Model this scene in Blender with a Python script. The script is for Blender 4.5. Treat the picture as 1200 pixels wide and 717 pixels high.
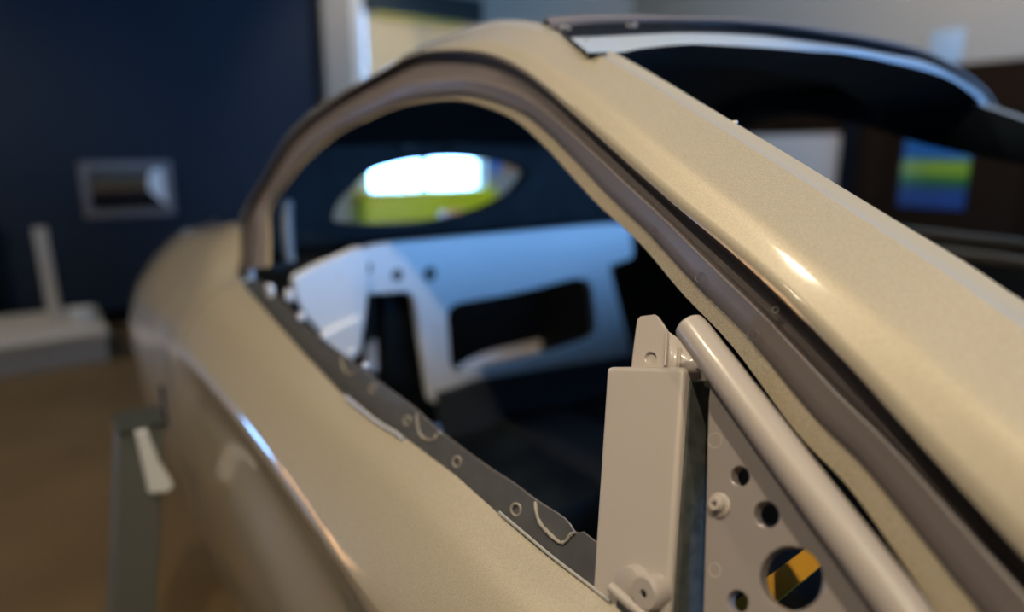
import bpy, bmesh, math, random
from mathutils import Vector, Matrix
random.seed(4)
for o in list(bpy.data.objects):
    bpy.data.objects.remove(o)
SC = bpy.context.scene
COL = SC.collection

# ---------------------------------------------------------------- camera
yaw, pit = math.radians(36), math.radians(13)
F = Vector((-math.cos(yaw)*math.cos(pit), math.sin(yaw)*math.cos(pit), -math.sin(pit)))
Rt = Vector((math.sin(yaw), math.cos(yaw), 0))
Up = Rt.cross(F)
cd = bpy.data.cameras.new('camera'); cam = bpy.data.objects.new('camera', cd); COL.objects.link(cam)
cam.matrix_world = Matrix(((Rt.x, Up.x, -F.x, 0), (Rt.y, Up.y, -F.y, -1.12), (Rt.z, Up.z, -F.z, 1.22), (0, 0, 0, 1)))
cd.sensor_width = 36; cd.sensor_fit = 'HORIZONTAL'; cd.lens = 780/1200*36
cd.clip_start = .02
cd.dof.use_dof = True; cd.dof.focus_distance = .56; cd.dof.aperture_fstop = 1.55
SC.camera = cam

# ---------------------------------------------------------------- daylight, lamps, exposure
w = bpy.data.worlds.new('daylight'); SC.world = w; w.use_nodes = True
wb = w.node_tree.nodes['Background']
wb.inputs[0].default_value = (.20, .48, 1, 1); wb.inputs[1].default_value = 24.0
vs = SC.view_settings
vs.view_transform = 'Standard'; vs.look = 'None'; vs.gamma = 1; vs.use_curve_mapping = False
vs.exposure = 0.0
WARM = (1, .84, .61)

def portal(loc, rot, sx, sy):
    l = bpy.data.lights.new('window_portal', 'AREA'); l.shape = 'RECTANGLE'; l.size = sx; l.size_y = sy
    l.cycles.is_portal = True
    o = bpy.data.objects.new('window_portal', l); COL.objects.link(o); o.location = loc; o.rotation_euler = rot
H = math.pi/2
portal((2.2, 2.4, 1.3), (0, H, 0), 1.2, 3.8)          # front glazing, light travels to -x
portal((-5.5, 1.93, 1.6), (0, -H, 0), 2.0, 1.24)      # rear glazing, light travels to +x

portal((-5.5, -3.92, .60), (0, -H, 0), .7, 1.65)         # added unseen low window that puts the streak on the door
# (x, y, watts, spot angle, aim)
# (x, y, watts, spot angle, aim, what it lights)
LAMPS = [(-1.05, -1.7, 95, 110, (-.5, -.9, .8), 'the car door from above its rear half'), (-1.9, -2.9, 6, 110, (-.9, -.9, .8), 'the rear wing dimly from further out'),
         (-2.6, -2.5, 36, 70, (-2.4, -2.0, 0), 'the floor beside the rear wheel opening'), (.6, -1.65, 118, 110, (-.1, -.9, .8), 'the windscreen pillar and front of the door'),
         (-3.7, 1.5, 260, 40, (-3.25, 1.2, 0), 'the floor behind the car, added to brighten it'), (-4.0, -2.6, 120, 105, (-4.8, -1.6, 0), 'the long white platform'),
         (-1.6, 2.6, 110, 120, (-2.8, 4.5, 2.0), 'the grey wall above the brown panels'), (-4.1, 1.2, 42, 75, (-5.5, 1.35, 1.5), 'the rear window frame, added to warm it'),
         (1.0, -.75, 60, 26, (-.48, -.62, 1.23), 'the upper face of the windscreen pillar, added as unseen fill')]  # rear floor, window frame and pillar face lamps are added, unseen fill

# ---------------------------------------------------------------- materials
def mat(name, col, rough=.5, metal=0, coat=0, coatr=.1, noise=None, bump=None, spec=.5, emit=None, trans=0):
    m = bpy.data.materials.new(name); m.use_nodes = True; nt = m.node_tree; b = nt.nodes['Principled BSDF']
    b.inputs['Base Color'].default_value = (*col, 1); b.inputs['Roughness'].default_value = rough
    b.inputs['Metallic'].default_value = metal; b.inputs['Coat Weight'].default_value = coat
    b.inputs['Coat Roughness'].default_value = coatr; b.inputs['Specular IOR Level'].default_value = spec
    b.inputs['Coat IOR'].default_value = 1.75 if coat == 1 else 1.5
    b.inputs['Transmission Weight'].default_value = trans
    if emit: b.inputs['Emission Color'].default_value = (*emit[0], 1); b.inputs['Emission Strength'].default_value = emit[1]
    tc = nt.nodes.new('ShaderNodeTexCoord')
    if noise:                      # (scale, second colour, contrast)
        n = nt.nodes.new('ShaderNodeTexNoise'); n.inputs['Scale'].default_value = noise[0]; n.inputs['Detail'].default_value = 3
        nt.links.new(tc.outputs['Object'], n.inputs['Vector'])
        r = nt.nodes.new('ShaderNodeValToRGB'); k = noise[2]
        r.color_ramp.elements[0].position = .5-k; r.color_ramp.elements[1].position = .5+k
        r.color_ramp.elements[0].color = (*col, 1); r.color_ramp.elements[1].color = (*noise[1], 1)
        nt.links.new(n.outputs['Fac'], r.inputs['Fac']); nt.links.new(r.outputs['Color'], b.inputs['Base Color'])
    if bump:                       # (scale, strength, distance)
        n = nt.nodes.new('ShaderNodeTexNoise'); n.inputs['Scale'].default_value = bump[0]; n.inputs['Detail'].default_value = 2
        nt.links.new(tc.outputs['Object'], n.inputs['Vector'])
        bp = nt.nodes.new('ShaderNodeBump'); bp.inputs['Strength'].default_value = bump[1]; bp.inputs['Distance'].default_value = bump[2]
        nt.links.new(n.outputs['Fac'], bp.inputs['Height']); nt.links.new(bp.outputs['Normal'], b.inputs['Normal'])
    return m

M = dict(
    paint=mat('champagne_paint', (.415, .355, .25), .48, .2, 1, .06, noise=(900, (.505, .44, .325), .12)),
    strip=mat('champagne_flange', (.36, .30, .205), .5, .2, .15, .2, noise=(900, (.50, .43, .31), .14)),
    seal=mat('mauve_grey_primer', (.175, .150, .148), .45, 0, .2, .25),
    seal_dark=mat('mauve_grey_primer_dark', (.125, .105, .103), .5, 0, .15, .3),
    pale=mat('pale_grey_primer', (.42, .40, .36), .35, .1, .3, .2),
    inner=mat('dark_grey_coat', (.072, .073, .078), .4, 0, .3, .2, noise=(60, (.088, .089, .093), .2)),
    post=mat('pinkish_beige_primer', (.42, .368, .325), .40, 0, .4, .16, bump=(160, .12, .0006)),
    drill=mat('shaded_post_primer', (.27, .235, .215), .38, 0, .4, .16),  # post primer made darker to hold the shade of tube and pillar
    side=mat('dark_green_grey', (.035, .04, .035), .6, 0, 0, .3, spec=.15, noise=(90, (.06, .065, .06), .15)),
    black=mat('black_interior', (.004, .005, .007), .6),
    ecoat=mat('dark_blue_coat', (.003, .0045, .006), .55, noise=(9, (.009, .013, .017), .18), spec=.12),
    bulk=mat('pale_metal_panel', (.80, .82, .84), .45, .1),
    band=mat('black_bonding_band', (.006, .007, .010), .55, 0, 0, .3, spec=.2),
    lip=mat('header_lip_metal', (.48, .53, .58), .35, .2),
    steel=mat('stud_steel', (.5, .47, .42), .35, .6),
    sealer=mat('seam_sealer', (.34, .31, .26), .5, bump=(500, .5, .001)),
    floor=mat('brown_floor', (.12, .078, .034), .42, noise=(2.2, (.16, .108, .05), .2)),
    blue=mat('deep_blue_wall', (.0008, .011, .030), .75),
    grey=mat('warm_grey_wall', (.37, .325, .27), .85),
    brown=mat('dark_brown_panel', (.016, .008, .004), .85, spec=.04),
    white=mat('white_paint', (.72, .70, .66), .5),
    dark=mat('black_trim', (.004, .004, .005), .7, spec=.08),
    yellow=mat('yellow_panel', (.80, .70, .0), .5),
    strap=mat('amber_strap', (.85, .42, .03), .6, bump=(700, .3, .0005)),
    plinth=mat('plinth_white', (.52, .50, .47), .5),
    stand=mat('grey_green_steel', (.12, .13, .12), .5),
    cap=mat('white_cap_plastic', (.75, .78, .80), .35),
    alu=mat('aluminium_frame', (.19, .165, .155), .4, .2),
    alu_rail=mat('satin_rail', (.34, .29, .22), .25, .7),
    glass=None)
def glass_mat():
    m = bpy.data.materials.new('window_glass'); m.use_nodes = True; nt = m.node_tree; nt.nodes.clear()
    o = nt.nodes.new('ShaderNodeOutputMaterial'); a = nt.nodes.new('ShaderNodeBsdfTransparent'); g = nt.nodes.new('ShaderNodeBsdfGlossy')
    g.inputs['Roughness'].default_value = .03; x = nt.nodes.new('ShaderNodeMixShader'); x.inputs[0].default_value = .06
    nt.links.new(a.outputs[0], x.inputs[1]); nt.links.new(g.outputs[0], x.inputs[2]); nt.links.new(x.outputs[0], o.inputs[0]); return m
M['glass'] = glass_mat()
def blind_mat():
    m = bpy.data.materials.new('blind_fabric'); m.use_nodes = True; nt = m.node_tree; nt.nodes.clear()
    o = nt.nodes.new('ShaderNodeOutputMaterial'); a = nt.nodes.new('ShaderNodeBsdfTranslucent'); d = nt.nodes.new('ShaderNodeBsdfDiffuse')
    a.inputs[0].default_value = (.24, .118, .046, 1); d.inputs[0].default_value = (.35, .38, .30, 1)
    x = nt.nodes.new('ShaderNodeAddShader')
    nt.links.new(a.outputs[0], x.inputs[0]); nt.links.new(d.outputs[0], x.inputs[1]); nt.links.new(x.outputs[0], o.inputs[0]); return m
M['blind'] = blind_mat()
M['cream'] = M['blind'].copy(); M['cream'].node_tree.nodes['Translucent BSDF'].inputs[0].default_value = (1, .46, .21, 1)

# ---------------------------------------------------------------- mesh helpers
CAR = Vector((-1.0, 0, 0))
def link(name, me, m, parent=None, base=None):
    if m and not me.materials: me.materials.append(m)
    o = bpy.data.objects.new(name, me); COL.objects.link(o)
    if parent: o.parent = parent
    return o
def base_of(parent):
    b = Vector((0, 0, 0)); p = parent
    while p: b += Vector(p.location); p = p.parent
    return b
def from_bm(name, bm, m, parent=None, smooth=True, sharp=40):
    b = base_of(parent)
    for v in bm.verts: v.co -= b
    bmesh.ops.recalc_face_normals(bm, faces=bm.faces)
    for f in bm.faces: f.smooth = smooth
    if smooth:
        for e in bm.edges:
            if len(e.link_faces) == 2 and e.calc_face_angle(0) > math.radians(sharp): e.smooth = False
    me = bpy.data.meshes.new(name); bm.to_mesh(me); bm.free()
    return link(name, me, m, parent)
def cr(pts, k):
    """Catmull-Rom densify, k steps per span"""
    pts = [Vector(p) for p in pts]; out = []
    for i in range(len(pts)-1):
        p1, p2 = pts[i], pts[i+1]
        p0 = pts[i-1] if i else p1*2-p2
        p3 = pts[i+2] if i+2 < len(pts) else p2*2-p1
        for j in range(k):
            t = j/k
            out.append(.5*((2*p1)+(p2-p0)*t+(2*p0-5*p1+4*p2-p3)*t*t+(3*p1-p0-3*p2+p3)*t**3))
    out.append(pts[-1]); return out
def loft_bm(rows, bm=None, skip=None):
    bm = bm or bmesh.new()
    vs_ = [[bm.verts.new(p) for p in r] for r in rows]
    for i in range(len(rows)-1):
        for j in range(len(rows[0])-1):
            if skip and skip(i, j): continue
            bm.faces.new((vs_[i][j], vs_[i][j+1], vs_[i+1][j+1], vs_[i+1][j]))
    return bm
def loft(name, rows, m, parent=None, k=5, skip=None, sharp=40):
    return from_bm(name, loft_bm([cr(r, k) if k > 1 else [Vector(p) for p in r] for r in rows], skip=skip), m, parent, sharp=sharp)
def box_bm(lo, hi, bm=None, bev=0):
    bm = bm or bmesh.new()
    r = bmesh.ops.create_cube(bm, size=1)
    for v in r['verts']:
        v.co = Vector(((lo[i]+hi[i])/2+v.co[i]*(hi[i]-lo[i]) for i in range(3)))
    if bev:
        es = list({e for v in r['verts'] for e in v.link_edges})
        bmesh.ops.bevel(bm, geom=es, offset=bev, segments=2, affect='EDGES', profile=.5)
    return bm
def box(name, lo, hi, m, parent=None, bev=0):
    return from_bm(name, box_bm(lo, hi, None, bev), m, parent, smooth=bev > 0)
def hexa(name, c8, m, parent=None, bev=.003):
    """c8: four corners of one face then the matching four of the opposite face"""
    bm = bmesh.new(); v = [bm.verts.new(p) for p in c8]
    for f in ((0, 1, 2, 3), (7, 6, 5, 4), (0, 4, 5, 1), (1, 5, 6, 2), (2, 6, 7, 3), (3, 7, 4, 0)): bm.faces.new([v[i] for i in f])
    bmesh.ops.recalc_face_normals(bm, faces=bm.faces)
    if bev: bmesh.ops.bevel(bm, geom=list(bm.edges), offset=bev, segments=3, affect='EDGES', profile=.5)
    o = from_bm(name, bm, m, parent, sharp=50); wn = o.modifiers.new('normals', 'WEIGHTED_NORMAL'); wn.keep_sharp = True; wn.weight = 90; return o
def tube_bm(path, r, n=10, bm=None, cap=True):
    bm = bm or bmesh.new(); path = [Vector(p) for p in path]; rings = []
    t0 = (path[1]-path[0]).normalized(); a = t0.orthogonal().normalized()
    for i, p in enumerate(path):
        t = (path[min(i+1, len(path)-1)]-path[max(i-1, 0)]).normalized()
        a = (a-t*a.dot(t)).normalized(); b = t.cross(a)
        rr = r[i] if isinstance(r, (list, tuple)) else r
        rings.append([bm.verts.new(p+(a*math.cos(q)+b*math.sin(q))*rr) for q in [2*math.pi*s/n for s in range(n)]])
    for i in range(len(rings)-1):
        for j in range(n): bm.faces.new((rings[i][j], rings[i][(j+1) % n], rings[i+1][(j+1) % n], rings[i+1][j]))
    if cap: bm.faces.new(rings[0][::-1]); bm.faces.new(rings[-1])
    return bm
def tube(name, path, r, m, parent=None, n=10, k=1): return from_bm(name, tube_bm(cr(path, k) if k > 1 else path, r, n), m, parent)
def lathe_bm(c, axis, prof, n=20, bm=None):
    """prof: (distance along axis, radius)"""
    bm = bm or bmesh.new(); axis = Vector(axis).normalized(); a = axis.orthogonal().normalized(); b = axis.cross(a); c = Vector(c); rings = []
    for h, r in prof:
        rings.append([bm.verts.new(c+axis*h+(a*math.cos(q)+b*math.sin(q))*max(r, 1e-5)) for q in [2*math.pi*s/n for s in range(n)]])
    for i in range(len(rings)-1):
        for j in range(n): bm.faces.new((rings[i][j], rings[i][(j+1) % n], rings[i+1][(j+1) % n], rings[i+1][j]))
    bm.faces.new(rings[0][::-1]); bm.faces.new(rings[-1]); return bm
def lathe(name, c, axis, prof, m, parent=None, n=20): return from_bm(name, lathe_bm(c, axis, prof, n), m, parent)
def plate(name, outer, holes, th, m, parent=None, bev=.0006, away=(1, 0, 0)):
    """flat sheet cut to an outline, with real holes; thickness grows against 'away'"""
    P = [Vector(p) for p in outer]
    n = Vector((0, 0, 0))
    for i in range(len(P)): n += (P[i]-P[0]).cross(P[(i+1) % len(P)]-P[0])
    n.normalize()
    if n.dot(Vector(away)) < 0: n = -n
    u = n.orthogonal().normalized(); v = n.cross(u); c = P[0]
    cu = bpy.data.curves.new(name, 'CURVE'); cu.dimensions = '2D'; cu.fill_mode = 'BOTH'; cu.extrude = th/2; cu.bevel_depth = bev; cu.bevel_resolution = 1
    for loop in [outer]+list(holes):
        s = cu.splines.new('POLY'); s.points.add(len(loop)-1); s.use_cyclic_u = True
        for i, p in enumerate(loop):
            d = Vector(p)-c; s.points[i].co = (d.dot(u), d.dot(v), 0, 1)
    ob = bpy.data.objects.new('outline', cu); COL.objects.link(ob)
    dg = bpy.context.evaluated_depsgraph_get(); dg.update()
    me = bpy.data.meshes.new_from_object(ob.evaluated_get(dg), depsgraph=dg)
    bpy.data.objects.remove(ob); bpy.data.curves.remove(cu)
    bm = bmesh.new(); bm.from_mesh(me); bpy.data.meshes.remove(me)
    for q in bm.verts: q.co = c-n*(th/2)+u*q.co.x+v*q.co.y+n*q.co.z
    bmesh.ops.remove_doubles(bm, verts=bm.verts, dist=1e-6)
    return from_bm(name, bm, m, parent, smooth=False)
def empty(name, loc, label, cat, group=None):
    o = bpy.data.objects.new(name, None); COL.objects.link(o); o.location = loc; o.empty_display_size = .1
    return tag(o, label, cat, group)
def tag(o, label, cat, group=None):
    o['label'] = label; o['category'] = cat
    if group: o['group'] = group
    return o
def struct(o): o['kind'] = 'structure'; return o
def part_label(o, s): o['label'] = s; return o
def mir(rows, dz=-.012): return [[Vector((p[0], -p[1], p[2]+dz)) for p in r] for r in rows]

# ---------------------------------------------------------------- sighted curves of the body shell, metres
LOFT = {
    'flange': [
        [(-0.0818,-0.7281,0.9239), (-0.1327,-0.7123,0.9554), (-0.1983,-0.6916,0.9967), (-0.2466,-0.6808,1.0184), (-0.3232,-0.6585,1.0631), (-0.3906,-0.643,1.0939), (-0.4662,-0.6239,1.1323), (-0.5428,-0.6082,1.1636), (-0.6091,-0.5926,1.1948), (-0.6884,-0.5739,1.2322), (-0.7724,-0.5573,1.2654), (-0.8611,-0.5463,1.2875), (-0.9529,-0.5391,1.3017), (-1.0509,-0.5376,1.3048), (-1.1547,-0.5391,1.3017), (-1.265,-0.5477,1.2845), (-1.3831,-0.5595,1.261), (-1.5157,-0.5881,1.2039), (-1.5833,-0.6145,1.151), (-1.6265,-0.6458,1.0883), (-1.5532,-0.6718,1.0363), (-1.4703,-0.7013,0.9775)],
        [(-0.0779,-0.7469,0.9382), (-0.1263,-0.7319,0.9682), (-0.1887,-0.7123,1.0075), (-0.2347,-0.702,1.0281), (-0.3077,-0.6807,1.0706), (-0.3718,-0.666,1.1), (-0.4437,-0.6477,1.1365), (-0.5166,-0.6329,1.1663), (-0.5797,-0.618,1.196), (-0.6552,-0.6002,1.2316), (-0.7353,-0.5844,1.2632), (-0.8196,-0.5739,1.2842), (-0.907,-0.5671,1.2978), (-1.0003,-0.5656,1.3008), (-1.0991,-0.5671,1.2978), (-1.2041,-0.5753,1.2814), (-1.3165,-0.5865,1.259), (-1.4427,-0.6137,1.2047), (-1.5071,-0.6389,1.1543), (-1.5482,-0.6687,1.0947), (-1.4785,-0.6934,1.0452), (-1.3995,-0.7214,0.9892)],
        [(-0.0756,-0.7434,0.9491), (-0.1231,-0.7293,0.9773), (-0.1851,-0.7105,1.0149), (-0.2305,-0.7003,1.0353), (-0.3027,-0.6799,1.0762), (-0.3668,-0.6653,1.1054), (-0.4384,-0.6473,1.1413), (-0.5107,-0.6321,1.1717), (-0.5733,-0.6173,1.2015), (-0.6495,-0.5996,1.2368), (-0.7288,-0.5842,1.2677), (-0.8135,-0.5736,1.2888), (-0.902,-0.5668,1.3024), (-0.9962,-0.5652,1.3055), (-1.0959,-0.5664,1.3032), (-1.2024,-0.5744,1.2873), (-1.3227,-0.5863,1.2634), (-1.4519,-0.6136,1.2088), (-1.516,-0.6402,1.1556), (-1.557,-0.6705,1.0949), (-1.4907,-0.6953,1.0454), (-1.408,-0.7243,0.9874)],
        [(-0.0734,-0.74,0.9599), (-0.1198,-0.7269,0.9863), (-0.1815,-0.7088,1.0223), (-0.2263,-0.6988,1.0424), (-0.2978,-0.6791,1.0817), (-0.3618,-0.6647,1.1106), (-0.4332,-0.647,1.146), (-0.5047,-0.6314,1.1771), (-0.567,-0.6166,1.2068), (-0.6438,-0.599,1.2419), (-0.7224,-0.5839,1.2722), (-0.8073,-0.5733,1.2933), (-0.897,-0.5666,1.3069), (-0.9921,-0.5648,1.3103), (-1.0926,-0.5657,1.3086), (-1.2007,-0.5734,1.2931), (-1.3289,-0.5861,1.2677), (-1.4613,-0.6135,1.2129), (-1.525,-0.6415,1.1569), (-1.5659,-0.6724,1.0952), (-1.5031,-0.6971,1.0457), (-1.4167,-0.7271,0.9857)]],
    'seal': [
        [(-0.0734,-0.74,0.9599), (-0.1198,-0.7269,0.9863), (-0.1815,-0.7088,1.0223), (-0.2263,-0.6988,1.0424), (-0.2978,-0.6791,1.0817), (-0.3618,-0.6647,1.1106), (-0.4332,-0.647,1.146), (-0.5047,-0.6314,1.1771), (-0.567,-0.6166,1.2068), (-0.6438,-0.599,1.2419), (-0.7224,-0.5839,1.2722), (-0.8073,-0.5733,1.2933), (-0.897,-0.5666,1.3069), (-0.9921,-0.5648,1.3103), (-1.0926,-0.5657,1.3086), (-1.2007,-0.5734,1.2931), (-1.3289,-0.5861,1.2677), (-1.4613,-0.6135,1.2129), (-1.525,-0.6415,1.1569), (-1.5659,-0.6724,1.0952), (-1.5031,-0.6971,1.0457), (-1.4167,-0.7271,0.9857)],
        [(-0.072,-0.7431,0.9658), (-0.1176,-0.7302,0.9915), (-0.1784,-0.7126,1.0268), (-0.2224,-0.7026,1.0468), (-0.293,-0.6834,1.0852), (-0.3562,-0.6691,1.1139), (-0.4267,-0.6517,1.1487), (-0.4973,-0.6362,1.1795), (-0.5589,-0.6216,1.2087), (-0.6352,-0.6043,1.2434), (-0.7126,-0.5894,1.2732), (-0.7966,-0.5788,1.2945), (-0.8857,-0.5719,1.3082), (-0.9803,-0.5701,1.3118), (-1.0803,-0.5708,1.3104), (-1.1879,-0.5785,1.295), (-1.3181,-0.5915,1.2691), (-1.4504,-0.6186,1.2148), (-1.5137,-0.6469,1.1581), (-1.5545,-0.6777,1.0966), (-1.4941,-0.7022,1.0476), (-1.4068,-0.7324,0.9872)],
        [(-0.0697,-0.7418,0.9764), (-0.114,-0.7294,1.0011), (-0.1739,-0.7124,1.0352), (-0.2171,-0.7025,1.0551), (-0.2863,-0.684,1.092), (-0.3489,-0.6696,1.1208), (-0.4189,-0.6526,1.1548), (-0.4889,-0.6371,1.1858), (-0.5502,-0.6228,1.2144), (-0.6269,-0.6058,1.2485), (-0.703,-0.5911,1.2779), (-0.7865,-0.58,1.3001), (-0.8764,-0.5726,1.3147), (-0.9722,-0.5704,1.3192), (-1.0733,-0.5708,1.3184), (-1.1826,-0.5786,1.3029), (-1.3228,-0.5926,1.2747), (-1.4593,-0.6198,1.2204), (-1.523,-0.6499,1.1601), (-1.5644,-0.6814,1.0973), (-1.5101,-0.7059,1.0483), (-1.4173,-0.7375,0.985)],
        [(-0.0669,-0.7415,0.989), (-0.1097,-0.7298,1.0124), (-0.1685,-0.7135,1.0449), (-0.2105,-0.7036,1.0647), (-0.2782,-0.6861,1.0999), (-0.3398,-0.6717,1.1286), (-0.409,-0.6552,1.1617), (-0.478,-0.6396,1.1928), (-0.5388,-0.6257,1.2205), (-0.6158,-0.609,1.254), (-0.6903,-0.5946,1.2828), (-0.7728,-0.583,1.306), (-0.8634,-0.5751,1.3217), (-0.9602,-0.5724,1.3272), (-1.0622,-0.5725,1.327), (-1.1732,-0.5803,1.3114), (-1.3243,-0.5955,1.281), (-1.4651,-0.6226,1.2268), (-1.5292,-0.6547,1.1625), (-1.5712,-0.6868,1.0984), (-1.5242,-0.7112,1.0496), (-1.4251,-0.7444,0.9832)],
        [(-0.0667,-0.74,0.9901), (-0.1094,-0.7283,1.0134), (-0.1683,-0.7121,1.0458), (-0.2103,-0.7022,1.0657), (-0.278,-0.6847,1.1006), (-0.3397,-0.6702,1.1295), (-0.409,-0.6537,1.1625), (-0.4782,-0.6381,1.1938), (-0.5391,-0.6242,1.2215), (-0.6164,-0.6075,1.255), (-0.6909,-0.5931,1.2839), (-0.7737,-0.5814,1.3073), (-0.8647,-0.5734,1.3232), (-0.9621,-0.5706,1.3289), (-1.0646,-0.5706,1.3288), (-1.1763,-0.5784,1.3132), (-1.3299,-0.5939,1.2822), (-1.4719,-0.6211,1.2279), (-1.5363,-0.6536,1.1627), (-1.5786,-0.686,1.0981), (-1.5326,-0.7104,1.0492), (-1.4321,-0.744,0.9819)]],
    'step': [
        [(-0.0667,-0.74,0.9901), (-0.1094,-0.7283,1.0134), (-0.1683,-0.7121,1.0458), (-0.2103,-0.7022,1.0657), (-0.278,-0.6847,1.1006), (-0.3397,-0.6702,1.1295), (-0.409,-0.6537,1.1625), (-0.4782,-0.6381,1.1938), (-0.5391,-0.6242,1.2215), (-0.6164,-0.6075,1.255), (-0.6909,-0.5931,1.2839), (-0.7737,-0.5814,1.3073), (-0.8647,-0.5734,1.3232), (-0.9621,-0.5706,1.3289), (-1.0646,-0.5706,1.3288), (-1.1763,-0.5784,1.3132), (-1.3299,-0.5939,1.2822), (-1.4719,-0.6211,1.2279), (-1.5363,-0.6536,1.1627), (-1.5786,-0.686,1.0981), (-1.5326,-0.7104,1.0492), (-1.4321,-0.744,0.9819)],
        [(-0.0697,-0.7216,0.98), (-0.1137,-0.7117,1.0054), (-0.1741,-0.6971,1.0402), (-0.2162,-0.6891,1.0619), (-0.2841,-0.6737,1.0986), (-0.3453,-0.6616,1.1287), (-0.4135,-0.6477,1.1625), (-0.4831,-0.6322,1.1942), (-0.5445,-0.6185,1.2223), (-0.6223,-0.6018,1.2563), (-0.6968,-0.5874,1.2855), (-0.7798,-0.5757,1.3096), (-0.8714,-0.5676,1.3263), (-0.9681,-0.5657,1.3324), (-1.0697,-0.5667,1.3325), (-1.1803,-0.5758,1.3164), (-1.3346,-0.5929,1.2841), (-1.4772,-0.6203,1.2293), (-1.5412,-0.6535,1.1631), (-1.5835,-0.686,1.098), (-1.5387,-0.7105,1.049), (-1.4367,-0.7445,0.9811)],
        [(-0.0717,-0.7072,0.9736), (-0.1166,-0.6984,1.0005), (-0.178,-0.6848,1.0371), (-0.2202,-0.6779,1.0603), (-0.2882,-0.6639,1.0981), (-0.3493,-0.6534,1.1292), (-0.4172,-0.6413,1.1634), (-0.4875,-0.6257,1.1955), (-0.5492,-0.612,1.224), (-0.6277,-0.5951,1.2587), (-0.7022,-0.5806,1.2887), (-0.7853,-0.5684,1.3142), (-0.8782,-0.5598,1.3325), (-0.9758,-0.5577,1.34), (-1.0785,-0.559,1.3409), (-1.1902,-0.5693,1.324), (-1.3512,-0.5886,1.2888), (-1.4958,-0.6166,1.2328), (-1.5589,-0.6512,1.1636), (-1.6013,-0.6843,1.0974), (-1.5593,-0.709,1.048), (-1.4532,-0.744,0.9781)],
        [(-0.0697,-0.7071,0.9826), (-0.1136,-0.6983,1.0085), (-0.174,-0.6844,1.0447), (-0.2148,-0.6763,1.0694), (-0.2812,-0.6624,1.1063), (-0.3424,-0.6514,1.1371), (-0.4111,-0.6397,1.1696), (-0.4813,-0.624,1.2019), (-0.5425,-0.6101,1.2306), (-0.6211,-0.5925,1.2667), (-0.6929,-0.5772,1.2982), (-0.7746,-0.5626,1.3282), (-0.8699,-0.5511,1.3522), (-0.9728,-0.5458,1.366), (-1.0821,-0.5449,1.371), (-1.2025,-0.5559,1.3521), (-1.3954,-0.5801,1.3068), (-1.5455,-0.6101,1.2468), (-1.604,-0.65,1.167), (-1.6461,-0.6851,1.0969), (-1.6162,-0.7101,1.0468), (-1.4953,-0.7484,0.9702)],
        [(-0.0671,-0.7198,0.9923), (-0.1096,-0.7101,1.0165), (-0.1686,-0.6951,1.0511), (-0.2087,-0.6855,1.075), (-0.2742,-0.6703,1.1105), (-0.3356,-0.6578,1.1404), (-0.4049,-0.6446,1.1718), (-0.4745,-0.6288,1.2038), (-0.5351,-0.6149,1.2323), (-0.6132,-0.5971,1.2683), (-0.6838,-0.5815,1.3), (-0.7646,-0.5663,1.331), (-0.8599,-0.5538,1.3563), (-0.9645,-0.5469,1.3719), (-1.0763,-0.5446,1.3782), (-1.1998,-0.5551,1.3591), (-1.4026,-0.5797,1.3116), (-1.5536,-0.6102,1.2507), (-1.6106,-0.6514,1.1681), (-1.6524,-0.6869,1.0972), (-1.6262,-0.7119,1.0472), (-1.5014,-0.751,0.9689)],
        [(-0.0637,-0.738,1.004), (-0.1047,-0.7269,1.0261), (-0.1618,-0.7108,1.0585), (-0.201,-0.6994,1.0811), (-0.2655,-0.6826,1.1148), (-0.3267,-0.6682,1.1435), (-0.3965,-0.6531,1.1737), (-0.465,-0.6374,1.2051), (-0.5247,-0.6235,1.2331), (-0.6016,-0.6056,1.2687), (-0.6709,-0.5899,1.3002), (-0.7505,-0.5743,1.3314), (-0.8451,-0.5613,1.3573), (-0.9505,-0.553,1.3739), (-1.0636,-0.5494,1.3811), (-1.189,-0.5589,1.3622), (-1.3976,-0.5831,1.3138), (-1.5482,-0.6136,1.2528), (-1.6038,-0.6554,1.1692), (-1.6452,-0.6909,1.0982), (-1.6214,-0.7157,1.0485), (-1.4951,-0.7551,0.9699)]],
    'skin': [
        [(-0.0637,-0.738,1.004), (-0.1047,-0.7269,1.0261), (-0.1618,-0.7108,1.0585), (-0.201,-0.6994,1.0811), (-0.2655,-0.6826,1.1148), (-0.3267,-0.6682,1.1435), (-0.3965,-0.6531,1.1737), (-0.465,-0.6374,1.2051), (-0.5247,-0.6235,1.2331), (-0.6016,-0.6056,1.2687), (-0.6709,-0.5899,1.3002), (-0.7505,-0.5743,1.3314), (-0.8451,-0.5613,1.3573), (-0.9505,-0.553,1.3739), (-1.0636,-0.5494,1.3811), (-1.189,-0.5589,1.3622), (-1.3976,-0.5831,1.3138), (-1.5482,-0.6136,1.2528), (-1.6038,-0.6554,1.1692), (-1.6452,-0.6909,1.0982), (-1.6214,-0.7157,1.0485), (-1.4951,-0.7551,0.9699)],
        [(-0.0629,-0.7426,1.0068), (-0.1033,-0.7317,1.0286), (-0.1598,-0.7157,1.0606), (-0.1985,-0.7045,1.083), (-0.2621,-0.6879,1.1162), (-0.3226,-0.6737,1.1446), (-0.3915,-0.6588,1.1744), (-0.4592,-0.6433,1.2054), (-0.5182,-0.6295,1.233), (-0.5942,-0.6119,1.2683), (-0.6626,-0.5963,1.2994), (-0.7412,-0.5809,1.3302), (-0.8347,-0.568,1.356), (-0.9389,-0.5598,1.3725), (-1.0507,-0.5562,1.3797), (-1.1747,-0.5655,1.361), (-1.3813,-0.5895,1.313), (-1.5302,-0.6197,1.2526), (-1.585,-0.6611,1.1698), (-1.6259,-0.6962,1.0997), (-1.6026,-0.7207,1.0506), (-1.4776,-0.7596,0.9728)],
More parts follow.
